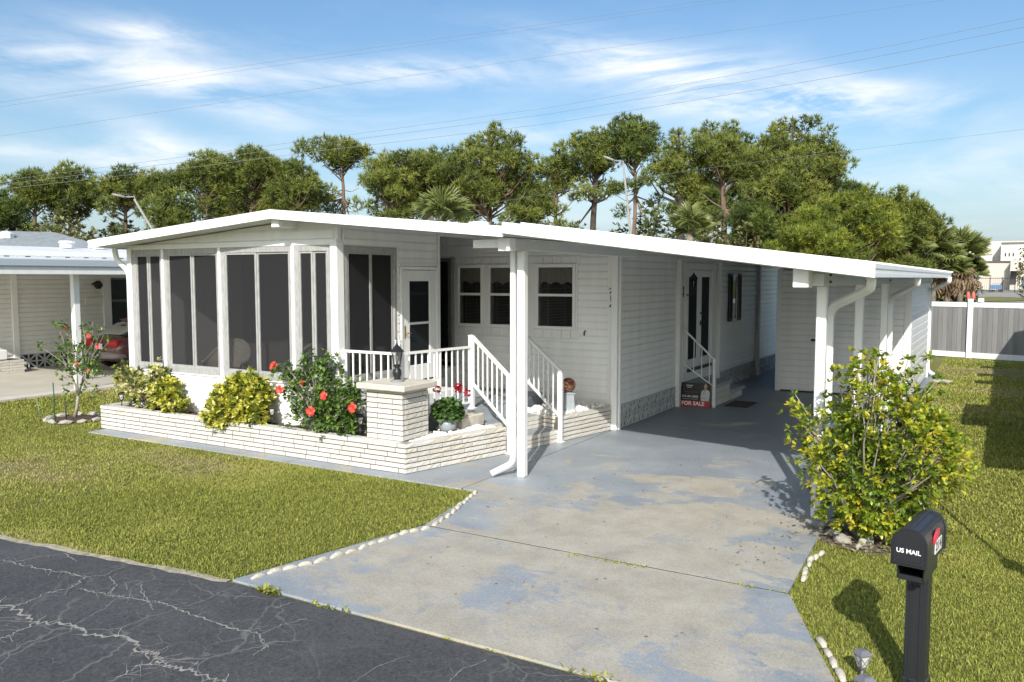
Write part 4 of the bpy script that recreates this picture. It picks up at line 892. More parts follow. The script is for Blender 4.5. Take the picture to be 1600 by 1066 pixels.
kn = bpy.data.objects['knob']; kn.location = Vector((MXC, MY0 - .014, MZ + .128)) - wloc(door_) + Vector((0, 0, 0)); kn.rotation_euler = (R(90), 0, 0); WL['knob'] = Vector((MXC, MY0, MZ))
wt = mat('white_lettering', (.72, .72, .70), .5)
text('lettering', 'US MAIL', .036, wt, door_, (MXC, MY0 - .0168, MZ + .088), (R(90), 0, 0), ext=.0006, bold=.0009)
fx = MXC + MW / 2
pk = mat('flag_red', (.62, .045, .07), .4)
MB().add([(fx + .010, y, z) for y, z in ((5.28, .992), (5.325, 1.024), (5.40, 1.03), (5.405, .998), (5.345, .975), (5.29, .955))] + [(fx + .001, y, z) for y, z in ((5.28, .992), (5.325, 1.024), (5.40, 1.03), (5.405, .998), (5.345, .975), (5.29, .955))],
         [(5, 4, 3, 2, 1, 0), tuple(range(6, 12))] + [(i, (i + 1) % 6, 6 + (i + 1) % 6, 6 + i) for i in range(6)]).build('flag', pk, mb)
MB().lathe([(.010, 0), (.010, .01)], (0, 0, 0), 10).build('flag_pivot', bp_, mb); q = bpy.data.objects['flag_pivot']; q.location = Vector((fx, 5.315, 1.02)) - wloc(mb); q.rotation_euler = (0, R(90), 0)
npl = part('number_plate', mat('plate_white', (.70, .70, .68), .5), mb, (fx + .0005, 5.335, .885, fx + .004, 5.50, .962))
for k, ch in enumerate('214'): text('lettering', ch, .074, bp_, npl, (fx + .0046, 5.368 + .049 * k, .924), (R(90), 0, R(90)), ext=.0005, bold=.0022)
hl = part('paper_holder', bp_, mb, (MXC - .075, MY0 + .05, MZ - .10, MXC - .065, 5.5, MZ - .003), (MXC + .065, MY0 + .05, MZ - .10, MXC + .075, 5.5, MZ - .003), (MXC - .065, MY0 + .05, MZ - .10, MXC + .065, 5.5, MZ - .088), (MXC - .065, 5.46, MZ - .088, MXC + .065, 5.5, MZ - .003), c=.004)
part('holder_lip', bp_, hl, (MXC - .065, MY0 + .045, MZ - .102, MXC + .065, MY0 + .058, MZ - .072), c=.003); part('bracket', bp_, hl, (MXC - .035, 5.30, MZ - .17, MXC + .035, 5.345, MZ - .10), c=.006)
pb = MB().cbox(MXC - .060, 5.335, -.1, MXC + .060, 5.455, MZ - .10, .010)
for dx in (-.035, .02): pb.cbox(MXC + dx, 5.330, .0, MXC + dx + .014, 5.336, MZ - .12, .002)
pb.cbox(MXC - .068, 5.33, -.02, MXC + .068, 5.466, .10, .006); pb.build('post', bp_, mb); mb.rotation_euler = (0, 0, R(-8)); mb.location.x += .062
# ------------------------------------------------------------------ solar path lights
def path_light(name, label, x, y, z, hgt, s, m, group='solar path lights'):
    r = thing(name, label, 'path light', (x, y, z), group)
    MB().tube([(x, y, z - .03), (x, y, z + hgt - .16 * s)], .010 * s, 8).build('stake', m, r)
    t = z + hgt
    MB().lathe([(.075 * s, -.045 * s), (.078 * s, -.035 * s), (.045 * s, -.005 * s), (.03 * s, 0)], (x, y, t), 4, False).build('cap', m, r)
    f = MB()
    for k in range(4):
        a = math.pi / 2 * k
        f.bar((x + .062 * s * math.cos(a), y + .062 * s * math.sin(a), t - .045 * s), (x + .030 * s * math.cos(a), y + .030 * s * math.sin(a), t - .15 * s), .008 * s, .008 * s)
        b = a + math.pi / 2; P0 = Vector((x + .062 * s * math.cos(a), y + .062 * s * math.sin(a), t - .05 * s)); P1 = Vector((x + .034 * s * math.cos(b), y + .034 * s * math.sin(b), t - .14 * s)); f.bar(P0, P1, .004 * s, .004 * s)
        P0 = Vector((x + .062 * s * math.cos(b), y + .062 * s * math.sin(b), t - .05 * s)); P1 = Vector((x + .034 * s * math.cos(a), y + .034 * s * math.sin(a), t - .14 * s)); f.bar(P0, P1, .004 * s, .004 * s)
    f.lathe([(.02 * s, -.17 * s), (.034 * s, -.15 * s), (.036 * s, -.14 * s)], (x, y, t), 4, False); f.build('cage', m, r)
    MB().lathe([(.028 * s, -.145 * s), (.054 * s, -.048 * s)], (x, y, t), 4, False).build('lens', lamp_glass, r); return r
grey_l = mat('light_grey_plastic', (.15, .15, .17), .45, var=.1)
q = gz(307, 640, .36); path_light('path_light', 'black solar path light in the mulch between the two yellow shrubs', q.x, 8.45, .34, .30, .9, black_metal)
q = gz(190, 632, .36); path_light('path_light', 'black solar path light at the left end of the planter', -12.62, 8.42, .34, .26, .9, black_metal)
path_light('path_light', 'black solar path light in shade at the right of the hibiscus, beside the pillar', -7.42, 8.44, .34, .33, 1.0, black_metal)
path_light('path_light', 'black solar path light just left of the hibiscus', -9.12, 8.46, .34, .30, .9, black_metal)
a = gz(1343, 1062); path_light('path_light', 'grey solar path light nearer the driveway edge by the mailbox', a.x + .01, a.y + .02, 0, .19, .78, grey_l)
path_light('path_light', 'grey solar path light closest to the mailbox post, cut by the frame', -.60, 5.02, 0, .20, .88, grey_l)
# ------------------------------------------------------------------ edging stones along the drive
def edger(seed):
    r = random.Random(seed); rings = []; n = 10
    for t in (-.5, -.44, -.25, 0, .25, .44, .5):
        hh_ = .048 * (1 - abs(t * 2) ** 3 * .75) * r.uniform(.92, 1.06); d = .026 * (1 - abs(t * 2) ** 4 * .4)
        rings.append([Vector((t, math.cos(2 * math.pi * k / n) * d * r.uniform(.9, 1.1), hh_ * .35 + math.sin(2 * math.pi * k / n) * hh_ * .65)) for k in range(n)])
    return MB().loft(rings, smooth=True).mesh('edging_stone', stone_w)
ED = [edger(k) for k in range(5)]
def edging(pts, group, label, ln=.14, skip=(), jit=.014):
    k = 0
    for (p, q) in zip(pts[:-1], pts[1:]):
        p, q = Vector(p), Vector(q); L_ = (q - p).length; n = max(1, round(L_ / ln)); u = (q - p) / L_
        for i in range(n):
            k += 1
            if k in skip: continue
            c = p + u * ((i + .5) * L_ / n) + Vector((rnd.uniform(-jit, jit), rnd.uniform(-jit, jit)))
            o = link('edging_stone', ED[k % 5], None, (c.x, c.y, -.005)); s_ = L_ / n
            o.scale = (s_ * rnd.uniform(.86, .97), rnd.uniform(.75, 1.0), rnd.uniform(.65, .95)); o.rotation_euler = (rnd.uniform(-.12, .12), rnd.uniform(-.08, .08), math.atan2(u.y, u.x) + rnd.uniform(-.09, .09)); tag(o, label, 'edging stone', group)
def g2(x, y): v = gz(x, y); return (v.x, v.y)
edging([g2(746, 769), g2(712, 797), g2(676, 822)], 'edging stones from the pad to the driveway joint', 'whitewashed edging stone in the straight row between lawn and driveway')
edging([g2(672, 826), g2(640, 832), g2(590, 847), g2(540, 865), g2(490, 881), g2(440, 890), g2(392, 905)], 'edging stones along the driveway flare', 'whitewashed edging stone in the curved row where the driveway flares to the street', skip=(16, 19, 22, 23), ln=.15)
edging([g2(1280, 998), g2(1299, 1028), g2(1319, 1066)], 'edging stones at the right driveway flare', 'pale square edging stone at the right driveway flare near the mailbox', ln=.15)
edging([g2(1287, 862), g2(1268, 880), g2(1252, 908)], 'broken edging stones right of the driveway', 'small broken white stone along the right edge of the driveway', ln=.13, jit=.03)
# garden rocks round the right bush
RK = [stone_mesh(40 + k, rock_m).mesh('garden_rock', rock_m) for k in range(4)]
for i, (x, y, s_, lb) in enumerate([(1298, 836, .10, 'pale rock nearest the carport post at the foot of the bush'), (1316, 846, .13, 'squarish cream rock at the front left of the bush'), (1352, 850, .17, 'long cream rock at the front of the green yellow bush'), (1386, 848, .12, 'cream rock beside the mailbox at the foot of the bush'), (1342, 856, .07, 'small white rock in front of the long cream rock'), (1285, 822, .08, 'small pale rock against the base of the carport post'),
                                    (1306, 820, .11, 'pale rock under the left branches of the bush'), (1372, 838, .09, 'small grey rock under the middle of the bush')]):
    p = gz(x, y); o = link('garden_rock', RK[i % 4], None, (p.x, p.y, s_ * .15)); o.scale = (s_ * .85, s_ * .55, s_ * .45); o.rotation_euler = (rnd.uniform(-.3, .3), rnd.uniform(-.3, .3), rnd.uniform(0, 6)); tag(o, lb, 'rock')
p = gz(1470, 598); o = link('garden_rock', RK[1], None, (p.x, p.y, .03)); o.scale = (.28, .16, .06); tag(o, 'flat white splash stone on the grass near the far shed corner', 'rock')
# ring of stones round the young hibiscus tree
for k in range(11):
    a = 2 * math.pi * k / 11 + .2; c = Vector((-14.1 + .50 * math.cos(a), 8.52 + .46 * math.sin(a)))
    o = link('ring_stone', RK[k % 4], None, (c.x, c.y, .02)); o.scale = (rnd.uniform(.09, .14), .07, .045); o.rotation_euler = (0, 0, a + 1.57); tag(o, 'rough pale stone in the ring around the young hibiscus tree', 'stone', 'stones ringing the hibiscus tree')
sb_ = MB(); ring = [(-14.1 + .46 * math.cos(a), 8.52 + .42 * math.sin(a), .0) for a in [2 * math.pi * k / 16 for k in range(16)]]; sb_.add(ring + [(-14.1, 8.52, .05)], [(k, (k + 1) % 16, 16) for k in range(16)], True); o = sb_.build('tree_soil', mulch, None); tag(o, 'dark soil inside the stone ring of the young hibiscus tree', 'soil', None, 'stuff')
for (x, y, h_, m_, lb) in [(86, 661, .70, (.04, .10, .06), 'tall green garden stake in front of the young hibiscus tree'), (104, 660, .36, (.02, .03, .03), 'short dark garden stake beside the hibiscus trunk'), (62, 657, .34, (.20, .27, .24), 'thin pale green stake leaning at the left of the stone ring')]:
    p = gz(x, y); o = MB().tube([(p.x, p.y, -.05), (p.x + (.0 if h_ > .5 else -.01), p.y, h_ * .6), (p.x - (.06 if m_[0] > .1 else .01), p.y, h_)], .011 if m_[0] < .1 else .006, 6).build('garden_stake', mat('stake_' + str(round(h_ * 100)), m_, .6), None, (p.x, p.y, 0)); tag(o, lb, 'garden stake')
# ------------------------------------------------------------------ foliage tools
RG = np.random.default_rng(5)
def unit(v): return v / np.maximum(1e-9, np.linalg.norm(v, axis=-1, keepdims=True))
def leaves(P, D, L_, Wd, tint, fold=.25, curl=.15, nrm=None):
    "leaf: folded lens of 4 triangles. P base points, D directions (n,3)"
    n = len(P); D = unit(D); ref = np.tile([0, 0, 1.0], (n, 1)) if nrm is None else nrm
    S = unit(np.cross(D, ref + RG.normal(0, .25, (n, 3)))); U = np.cross(S, D); L_ = np.broadcast_to(L_, (n,))[:, None]; Wd = np.broadcast_to(Wd, (n,))[:, None]
    a = P; m1 = P + D * L_ * .35; m2 = P + D * L_ * .75 - U * L_ * curl * .35; t = P + D * L_ - U * L_ * curl
    l1 = m1 + S * Wd + U * Wd * fold; r1 = m1 - S * Wd + U * Wd * fold; l2 = m2 + S * Wd * .62 + U * Wd * fold * .6; r2 = m2 - S * Wd * .62 + U * Wd * fold * .6
    V = np.stack([a, l1, m1, r1, l2, m2, r2, t], 1).reshape(-1, 3); b = (np.arange(n) * 8)[:, None]
    T = np.array([[0, 2, 1], [0, 3, 2], [1, 2, 5], [1, 5, 4], [2, 3, 6], [2, 6, 5], [4, 5, 7], [5, 6, 7]])
    Fc = (b[:, :, None] + T[None]).reshape(-1, 3); return V, Fc, np.repeat(tint, 8)
def rosettes(C, N, k, L_, Wd, tints, spread=1.0, fold=.25, curl=.15):
    "k leaves round each tip C, opening along N"
    n = len(C); N = unit(N); A = unit(np.cross(N, RG.normal(0, 1, (n, 3)))); B = np.cross(N, A)
    ang = (np.arange(k) / k * 2 * np.pi)[None, :] + RG.uniform(0, 6.28, (n, 1)) + RG.normal(0, .25, (n, k)); op = RG.uniform(.25, 1.15, (n, k)) * spread
    D = N[:, None] * np.cos(op)[..., None] + (A[:, None] * np.cos(ang)[..., None] + B[:, None] * np.sin(ang)[..., None]) * np.sin(op)[..., None]
    Pp = np.repeat(C[:, None], k, 1) + D * L_ * .08; Lr = L_ * RG.uniform(.65, 1.15, (n, k)); tt = np.clip(tints[:, None] + RG.normal(0, .10, (n, k)), 0, 1)
    return leaves(Pp.reshape(-1, 3), D.reshape(-1, 3), Lr.ravel(), (Wd * Lr / L_).ravel(), tt.ravel(), fold, curl)
def cat_mesh(*parts):
    V = []; Fc = []; T = []; o = 0
    for v, f, t in parts: V.append(v); Fc.append(f + o); T.append(t); o += len(v)
    return np.concatenate(V), np.concatenate(Fc), np.concatenate(T)
def stems_mb(base, tips, r0, r1, wob, seed, b=None, sag=0.0, nseg=4, n=5):
    r = random.Random(seed); b = b or MB()
    for t in tips:
        p = Vector(base) + Vector((r.uniform(-1, 1), r.uniform(-1, 1), 0)) * r0 * 2; q = Vector(t); pts = []
        mid = p.lerp(q, .5) + Vector((0, 0, (q - p).length * .12))
        for k in range(nseg + 1):
            u = k / nseg; c = p * (1 - u) ** 2 + mid * 2 * u * (1 - u) + q * u * u
            if 0 < k < nseg: c += Vector((r.uniform(-1, 1), r.uniform(-1, 1), r.uniform(-1, 1))) * wob
            pts.append(c)
        b.tube(pts, [r0 + (r1 - r0) * k / nseg for k in range(nseg + 1)], n, caps=False)
    return b
def shell(n, c, rad, lo=-.35, inner=.55):
    "points in the outer part of an ellipsoid"
    d = unit(RG.normal(0, 1, (n * 3, 3))); d = d[d[:, 2] > lo][:n]; rr = RG.uniform(inner, 1.0, (len(d), 1)) ** .6
    return np.array(c) + d * rr * np.array(rad), d
variegated = mat('yellow_variegated_leaf', (.3, .3, .05), .42, tint=[(0, (.055, .10, .018)), (.34, (.12, .17, .03)), (.5, (.46, .47, .06)), (.8, (.68, .64, .09)), (1, (.74, .72, .28))], transl=.25)
pale_var = mat('cream_variegated_leaf', (.3, .3, .05), .45, tint=[(0, (.05, .09, .02)), (.4, (.11, .16, .04)), (.6, (.52, .50, .14)), (1, (.70, .68, .34))], transl=.25)
green_leaf = mat('hibiscus_leaf', (.05, .10, .02), .38, tint=[(0, (.035, .075, .018)), (.5, (.085, .165, .03)), (1, (.20, .29, .05))], transl=.22)
ger_leaf = mat('geranium_leaf', (.05, .10, .02), .5, tint=[(0, (.04, .085, .022)), (.6, (.075, .145, .035)), (1, (.13, .20, .06))], transl=.2)
bush_leaf = mat('bush_leaf', (.12, .16, .02), .36, tint=[(0, (.08, .14, .018)), (.35, (.18, .27, .028)), (.62, (.40, .43, .038)), (.88, (.52, .48, .045)), (1, (.55, .42, .04))], transl=.3)
twig = mat('pale_twig', (.30, .265, .22), .85, var=.25, vscale=30); twig_d = mat('brown_twig', (.14, .11, .08), .9, var=.3, vscale=30)
petal_r = mat('red_petal', (.62, .035, .02), .5, transl=.2, tint=[(0, (.50, .02, .02)), (.6, (.66, .05, .03)), (1, (.70, .14, .07))]); petal_g = mat('crimson_petal', (.45, .01, .03), .5, transl=.2, tint=[(0, (.36, .006, .02)), (1, (.55, .02, .05))])
petal_o = mat('coral_petal', (.62, .16, .06), .5, transl=.25, tint=[(0, (.60, .13, .05)), (1, (.66, .22, .10))]); pollen = mat('pollen', (.6, .4, .05), .7)
def flower(parent, c, d, s, m, name='flower'):
    "hibiscus bloom: five overlapping rounded petals and a stamen"
    d = np.array(d, float); d /= np.linalg.norm(d); a = np.cross(d, [.3, .1, 1]); a /= np.linalg.norm(a); b = np.cross(d, a); V = []; Fc = []; T = []
    for k in range(5):
        t = 2 * math.pi * k / 5 + rnd.uniform(-.1, .1); o = a * math.cos(t) + b * math.sin(t); w = np.cross(d, o); base = len(V)
        for (u, ww, lift) in ((0, .05, 0), (.45, .36, .30), (.85, .46, .30), (1.05, .25, .16)):
            for sg_ in (-1, 0, 1): V.append(np.array(c) + o * u * s + w * ww * sg_ * s + d * (lift * s + (.06 * s if sg_ else 0) + .01 * s * k)); T.append(rnd.random())
        for j in range(3):
            for i in range(2): q = base + j * 3 + i; Fc.append((q, q + 1, q + 4)); Fc.append((q, q + 4, q + 3))
    me = np_mesh(name, np.array(V) - np.array(wloc(parent)), np.array(Fc), m, np.array(T), True); o_ = link(name, me, parent)
    MB().tube([Vector(c), Vector(c) + Vector(d) * s * .9], [.05 * s, .02 * s], 5).build('stamen', pollen, o_); return o_
def foliage(name, m, parent, *parts):
    V, Fc, T = cat_mesh(*parts); o = link(name, np_mesh(name, V - np.array(wloc(parent)), Fc, m, T, True), parent); o['kind'] = 'stuff'; return o
# ------------------------------------------------------------------ planter shrubs
def yellow_shrub(label, x, y, z, lumps, m, seed, leafk=8, L_=.085, nd=170):
    r = thing('yellow_shrub', label, 'shrub', (x, y, z), 'variegated shrubs in the planter'); PTS = []; parts = []
    for (cx, cy, cz, rx, ry, rz) in lumps:
        n = int(nd * rx * rz / .09); C, D = shell(n, (cx, cy, cz), (rx, ry, rz), -.75, .5); N = D * .75 + np.array([0, 0, .75]); tt = np.clip(RG.normal(.62, .24, len(C)), 0, 1)
        C = C + RG.normal(0, .035, C.shape); parts.append(rosettes(C, N, leafk, L_, .022, tt, 1.05, .2, .10)); PTS += [tuple(c) for c in C[::6]]
    foliage('foliage', m, r, *parts); stems_mb((x, y, z - .02), PTS, .012, .004, .02, seed).build('stems', twig_d, r); return r
yellow_shrub('loose variegated yellow shrub in three lumps at the left end of the planter', -11.85, 8.45, .34,
             [(-12.42, 8.40, .86, .20, .16, .20), (-12.05, 8.42, .60, .22, .18, .26), (-11.72, 8.50, .78, .24, .16, .28)], pale_var, 2, nd=150)
yellow_shrub('bright yellow low shrub in front of the loose variegated shrub', -11.35, 8.38, .34, [(-11.42, 8.38, .62, .27, .19, .28), (-11.22, 8.36, .50, .22, .18, .18)], variegated, 3, nd=190)
yellow_shrub('dense rounded yellow and green shrub spilling over the middle of the planter', -9.75, 8.4, .34,
             [(-9.80, 8.36, .64, .42, .26, .32), (-9.48, 8.38, .72, .34, .24, .34), (-9.62, 8.42, .92, .24, .2, .16), (-9.98, 8.22, .44, .22, .16, .22), (-9.42, 8.32, .52, .30, .2, .2)], variegated, 4, nd=220)
hb = thing('hibiscus_shrub', 'leafy green hibiscus shrub with red flowers between yellow shrub and pillar', 'shrub', (-8.1, 8.42, .34))
LM = [(-8.25, 8.42, .85, .42, .26, .38), (-7.85, 8.42, .72, .40, .25, .36), (-8.15, 8.40, .52, .55, .26, .24), (-7.75, 8.38, .55, .38, .22, .28), (-8.30, 8.46, 1.25, .20, .16, .22), (-7.98, 8.48, 1.22, .17, .15, .22), (-7.55, 8.46, 1.02, .15, .12, .14), (-8.68, 8.42, .95, .13, .12, .22), (-8.82, 8.40, 1.15, .10, .1, .15), (-7.52, 8.44, .85, .2, .14, .15)]
parts = []; PTS = []
for (cx, cy, cz, rx, ry, rz) in LM:
    n = int(112 * (rx * rz / .09) ** .8); C, D = shell(n, (cx, cy, cz), (rx, ry, rz), -.8, .3); tt = np.clip(RG.normal(.5, .26, len(C)), 0, 1); parts.append(rosettes(C + RG.normal(0, .03, C.shape), D + np.array([0, 0, .5]), 4, .074, .023, tt, 1.2, .2, .25)); PTS += [tuple(c) for c in C[::10]]
foliage('foliage', green_leaf, hb, *parts); stems_mb((-8.1, 8.45, .34), PTS, .013, .004, .03, 5).build('stems', twig, hb)
for (x, y_, z, s) in [(-8.93, 8.34, 1.24, .078), (-8.72, 8.25, .93, .072), (-8.42, 8.38, 1.04, .05), (-7.80, 8.16, .92, .066), (-8.02, 8.13, .70, .075), (-7.33, 8.20, .79, .078)]:
    flower(hb, (x, y_, z), (rnd.uniform(.1, .5), -1, rnd.uniform(.1, .5)), s * .84, petal_r)
# potted geranium
pg = thing('potted_geranium', 'bushy geranium with three red blooms in a blue grey pot among white stones', 'potted plant', (-6.58, 9.3, .37))
MB().lathe([(.075, 0), (.10, .01), (.128, .09), (.125, .14), (.105, .165), (.112, .17), (.114, .18), (.10, .18), (.09, .165)], (-6.58, 9.3, .365), 18).build('pot', mat('pot_glaze', (.25, .28, .31), .35, var=.1), pg)
C, D = shell(330, (-6.58, 9.3, .65), (.21, .21, .17), -.55, .5); foliage('foliage', ger_leaf, pg, rosettes(C, D + np.array([0, 0, .3]), 3, .065, .034, np.clip(RG.normal(.5, .25, len(C)), 0, 1), 1.1, .1, .3))
for (x, y, z) in [(-6.70, 9.22, .96), (-6.47, 9.42, .985), (-6.44, 9.34, .955), (-6.36, 9.47, .90)]:
    b_ = MB().tube([(-6.58, 9.3, .7), (x, y, z)], .004, 5).build('flower_stalk', green_leaf, pg)
    C, D = shell(22, (x, y, z), (.045, .045, .038), -.7, .8); V, Fc, T = rosettes(C, D, 5, .028, .014, RG.uniform(0, 1, len(C)), 1.2, .1, .0); o = link('flower', np_mesh('flower', V - np.array(wloc(b_)), Fc, petal_g, T, True), b_)
# young hibiscus tree at the left
ht = thing('young_hibiscus_tree', 'young leggy hibiscus tree with coral blooms inside the ring of stones', 'tree', (-14.1, 8.5, 0))
b0 = Vector((-14.12, 8.5, 0)); tr = MB(); fork = Vector((-14.02, 8.52, .42)); tr.tube([b0, b0.lerp(fork, .5) + Vector((.02, 0, 0)), fork], [.035, .028, .024], 7)
forks = [Vector((-14.0, 8.5, .85)), Vector((-13.82, 8.55, .75)), Vector((-14.16, 8.5, .8)), Vector((-13.72, 8.5, .95))]
for f_ in forks: tr.tube([fork, fork.lerp(f_, .5) + Vector((rnd.uniform(-.04, .04), 0, .03)), f_], [.020, .015, .011], 6)
tips = []
for f_ in forks:
    for k in range(9):
        t = f_ + Vector((rnd.uniform(-.48, .62), rnd.uniform(-.35, .35), rnd.uniform(.02, .85))); tips.append(t); m_ = f_.lerp(t, .5) + Vector((rnd.uniform(-.06, .06), rnd.uniform(-.05, .05), rnd.uniform(-.05, .08))); tr.tube([f_, m_, t], [.009, .007, .003], 5, caps=False)
for t in [(-14.95, 8.4, 1.28), (-13.25, 8.4, 1.5), (-13.3, 8.5, .85), (-14.45, 8.5, 1.2), (-14.4, 8.4, 1.72), (-13.2, 8.3, .52), (-14.5, 8.5, .7)]:
    t = Vector(t); tips.append(t); tr.tube([forks[rnd.randrange(4)], t.lerp(forks[0], .5), t], [.009, .006, .003], 5, caps=False)
tr.build('trunk', twig, ht)
C = []
for t in tips:
    k = rnd.randint(2, 6)
    for _ in range(k): C.append(np.array(t) + RG.normal(0, .055, 3))
C += [np.array((-13.85, 8.5, .85)) + RG.normal(0, 1, 3) * np.array([.22, .18, .20]) for _ in range(70)]
C = np.array(C); foliage('foliage', green_leaf, ht, rosettes(C, RG.normal(0, 1, C.shape) + [0, 0, .6], 4, .075, .026, np.clip(RG.normal(.6, .25, len(C)), 0, 1), 1.2, .2, .25))
for (x, y, z, m_) in [(-13.95, 8.3, 1.62, petal_o), (-13.28, 8.3, 1.52, petal_r), (-13.35, 8.3, .93, petal_o), (-13.35, 8.5, 1.33, petal_r), (-13.65, 8.3, 1.02, petal_o)]: flower(ht, (x, y, z), (.3, -1, .3), .042, m_)
# big bush by the carport post
bu = thing('croton_bush', 'large round green and yellow bush with bare pale branches beside the front carport post', 'bush', (-1.08, 8.42, 0))
bc = np.array([-.97, 8.44, .86]); C, D = shell(1900, bc, (.64, .62, .76), -.95, .42); C = (C - bc) * (1 + .24 * np.sin(C[:, 0:1] * 7 + C[:, 2:3] * 6) + .18 * np.sin(C[:, 1:2] * 11 - C[:, 2:3] * 9 + 1)) + bc + RG.normal(0, .03, C.shape); C[:, :2] = (C[:, :2] - bc[:2]) * np.clip(.80 + .22 * C[:, 2:3] / .8, .8, 1.04) + bc[:2]
C2, D2 = shell(420, bc + [0, 0, -.1], (.5, .45, .5), -.9, .2); low, Dl = shell(260, bc + [0, -.1, -.58], (.55, .5, .16), -.9, .3)
ext = []
for (x, y, k) in [(1245, 636, 10), (1262, 650, 8), (1250, 668, 8), (1255, 705, 8), (1262, 742, 6), (1275, 770, 6), (1290, 800, 6), (1485, 710, 10), (1478, 680, 8), (1470, 735, 9), (1465, 660, 7), (1475, 762, 6), (1300, 590, 8), (1330, 600, 7)]:
    d = ray(x, y); t = 8.35 / d.y; p = np.array(Vector((0, 0, CAMZ)) + d * t)
    for _ in range(k): ext.append(p + RG.normal(0, .05, 3))
ext = np.array(ext); sprout = []; SPT = []
for (x, y) in [(1366, 553), (1420, 560), (1418, 585), (1437, 580), (1452, 560), (1395, 615), (1462, 597), (1470, 618), (1405, 597), (1450, 612), (1380, 580)]:
    d = ray(x, y); t = 8.5 / d.y; p = np.array(Vector((0, 0, CAMZ)) + d * t); SPT.append(p)
    for _ in range(4): sprout.append(p + RG.normal(0, .022, 3))
sprout = np.array(sprout)
AC = np.concatenate([C, C2, low, ext]); AD = np.concatenate([D, D2, Dl, unit(ext - bc)])
# leaf tint varies at random in loose patches; inner leaves a darker green
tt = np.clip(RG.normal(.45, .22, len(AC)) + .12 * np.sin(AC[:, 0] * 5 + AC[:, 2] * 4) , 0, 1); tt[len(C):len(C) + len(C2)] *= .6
foliage('foliage', bush_leaf, bu, rosettes(AC, AD + np.array([0, 0, .55]), 7, .060, .016, tt, 1.1, .2, .12), rosettes(sprout, RG.normal(0, 1, sprout.shape) + [0, 0, 1], 4, .065, .02, np.full(len(sprout), .35), 1.2, .2, .25))
b = stems_mb((-1.1, 8.45, 0), [tuple(c) for c in C[::9]] + [tuple(c) for c in C2[::8]], .018, .005, .035, 21); stems_mb((-1.1, 8.5, .25), [tuple(p) for p in SPT], .014, .004, .04, 22, b); stems_mb((-1.1, 8.40, .3), [tuple(c) for c in ext[::7]], .012, .004, .03, 23, b); b.build('branches', twig, bu)
lit, Dt = shell(260, (-1.05, 8.35, .02), (.7, .5, .06), -.1, .1); V, Fc, T = leaves(np.abs(lit) * [-1, 1, 0] + [0, 0, .02], RG.normal(0, 1, (len(lit), 3)) * [1, 1, .2], .06, .015, RG.uniform(.5, 1, len(lit)))
o = link('leaf_litter', np_mesh('leaf_litter', V, Fc, mat('dry_leaf', (.2, .15, .09), .9, tint=[(0, (.10, .07, .05)), (1, (.30, .24, .16))]), T)); tag(o, 'dry fallen leaves on bare soil under the large bush', 'leaf litter', None, 'stuff')
b = MB(); ring = [(-1.02 + (.62 + .08 * math.sin(k * 2.3)) * math.cos(2 * math.pi * k / 24), 8.48 + (.48 + .07 * math.cos(k * 1.7)) * math.sin(2 * math.pi * k / 24), -.012) for k in range(24)]; b.add(ring + [(-1.02, 8.45, .03)], [(k, (k + 1) % 24, 24) for k in range(24)], True); o = b.build('bush_soil', soil, None); tag(o, 'bare brown soil at the foot of the large bush', 'soil', None, 'stuff')
# ------------------------------------------------------------------ grass
def in_poly(x, y, P):
    r = np.zeros(x.shape, bool); n = len(P)
    for i in range(n):
        (x1, y1), (x2, y2) = P[i], P[(i + 1) % n]
        c = ((y1 > y) != (y2 > y)) & (x < (x2 - x1) * (y - y1) / (y2 - y1 + 1e-12) + x1); r ^= c
    return r
DRIVE = [(-5.50, 4.3), (-.50, 4.3), (-.54, 4.62), (-.78, 5.2), (-1.18, 6.1), (-1.38, 6.6), (-1.42, 7.6), (-1.46, 8.45), (-1.46, 24.6), (-12.78, 24.6), (-12.92, 8.1), (-12.80, 7.86), (-8.3, 7.93), (-5.22, 7.96), (-5.0, 7.2), (-4.99, 6.6), (-5.12, 6.0), (-5.46, 4.55)]
LAWNS = [[(-30, 1), (-5.3, 4.5), (-.4, 4.5), (6, 4.5), (6, 31), (-25, 31), (-25, 3)]]
NBD = [(-17.35, 5), (-17.35, 30), (-40, 30), (-40, -2), (-17.35, -2)]
def is_lawn(x, y):
    xs_ = np.array([-40, -8.3, -5.35, 10]); ys_ = np.array([1.0, 4.19, 4.53, 4.60])
    ok = (y > np.interp(x, xs_, ys_) + .045 + RG.normal(0, .03, x.shape)) & ~in_poly(x, y, DRIVE) & ~in_poly(x, y, NBD)
    ok &= ~(((x + 14.1) ** 2 / .22 + (y - 8.52) ** 2 / .19) < 1) & ~(((x + 1.02) ** 2 / .30 + (y - 8.45) ** 2 / .17) < 1)
    ok &= ~((x > 1.7) & (y > 8.85)); return ok
PHs = RG.uniform(0, 6.28, 24); KX = RG.normal(0, 1, 24); KY = RG.normal(0, 1, 24)
def patchy(x, y):
    s_ = 0
    for i in range(24):
        f = (.5, 1.1, 2.3, 4.6)[i % 4]; s_ = s_ + np.sin(x * KX[i] * f + y * KY[i] * f + PHs[i]) / (1 + (i % 4) * .5)
    return s_ / 5.0
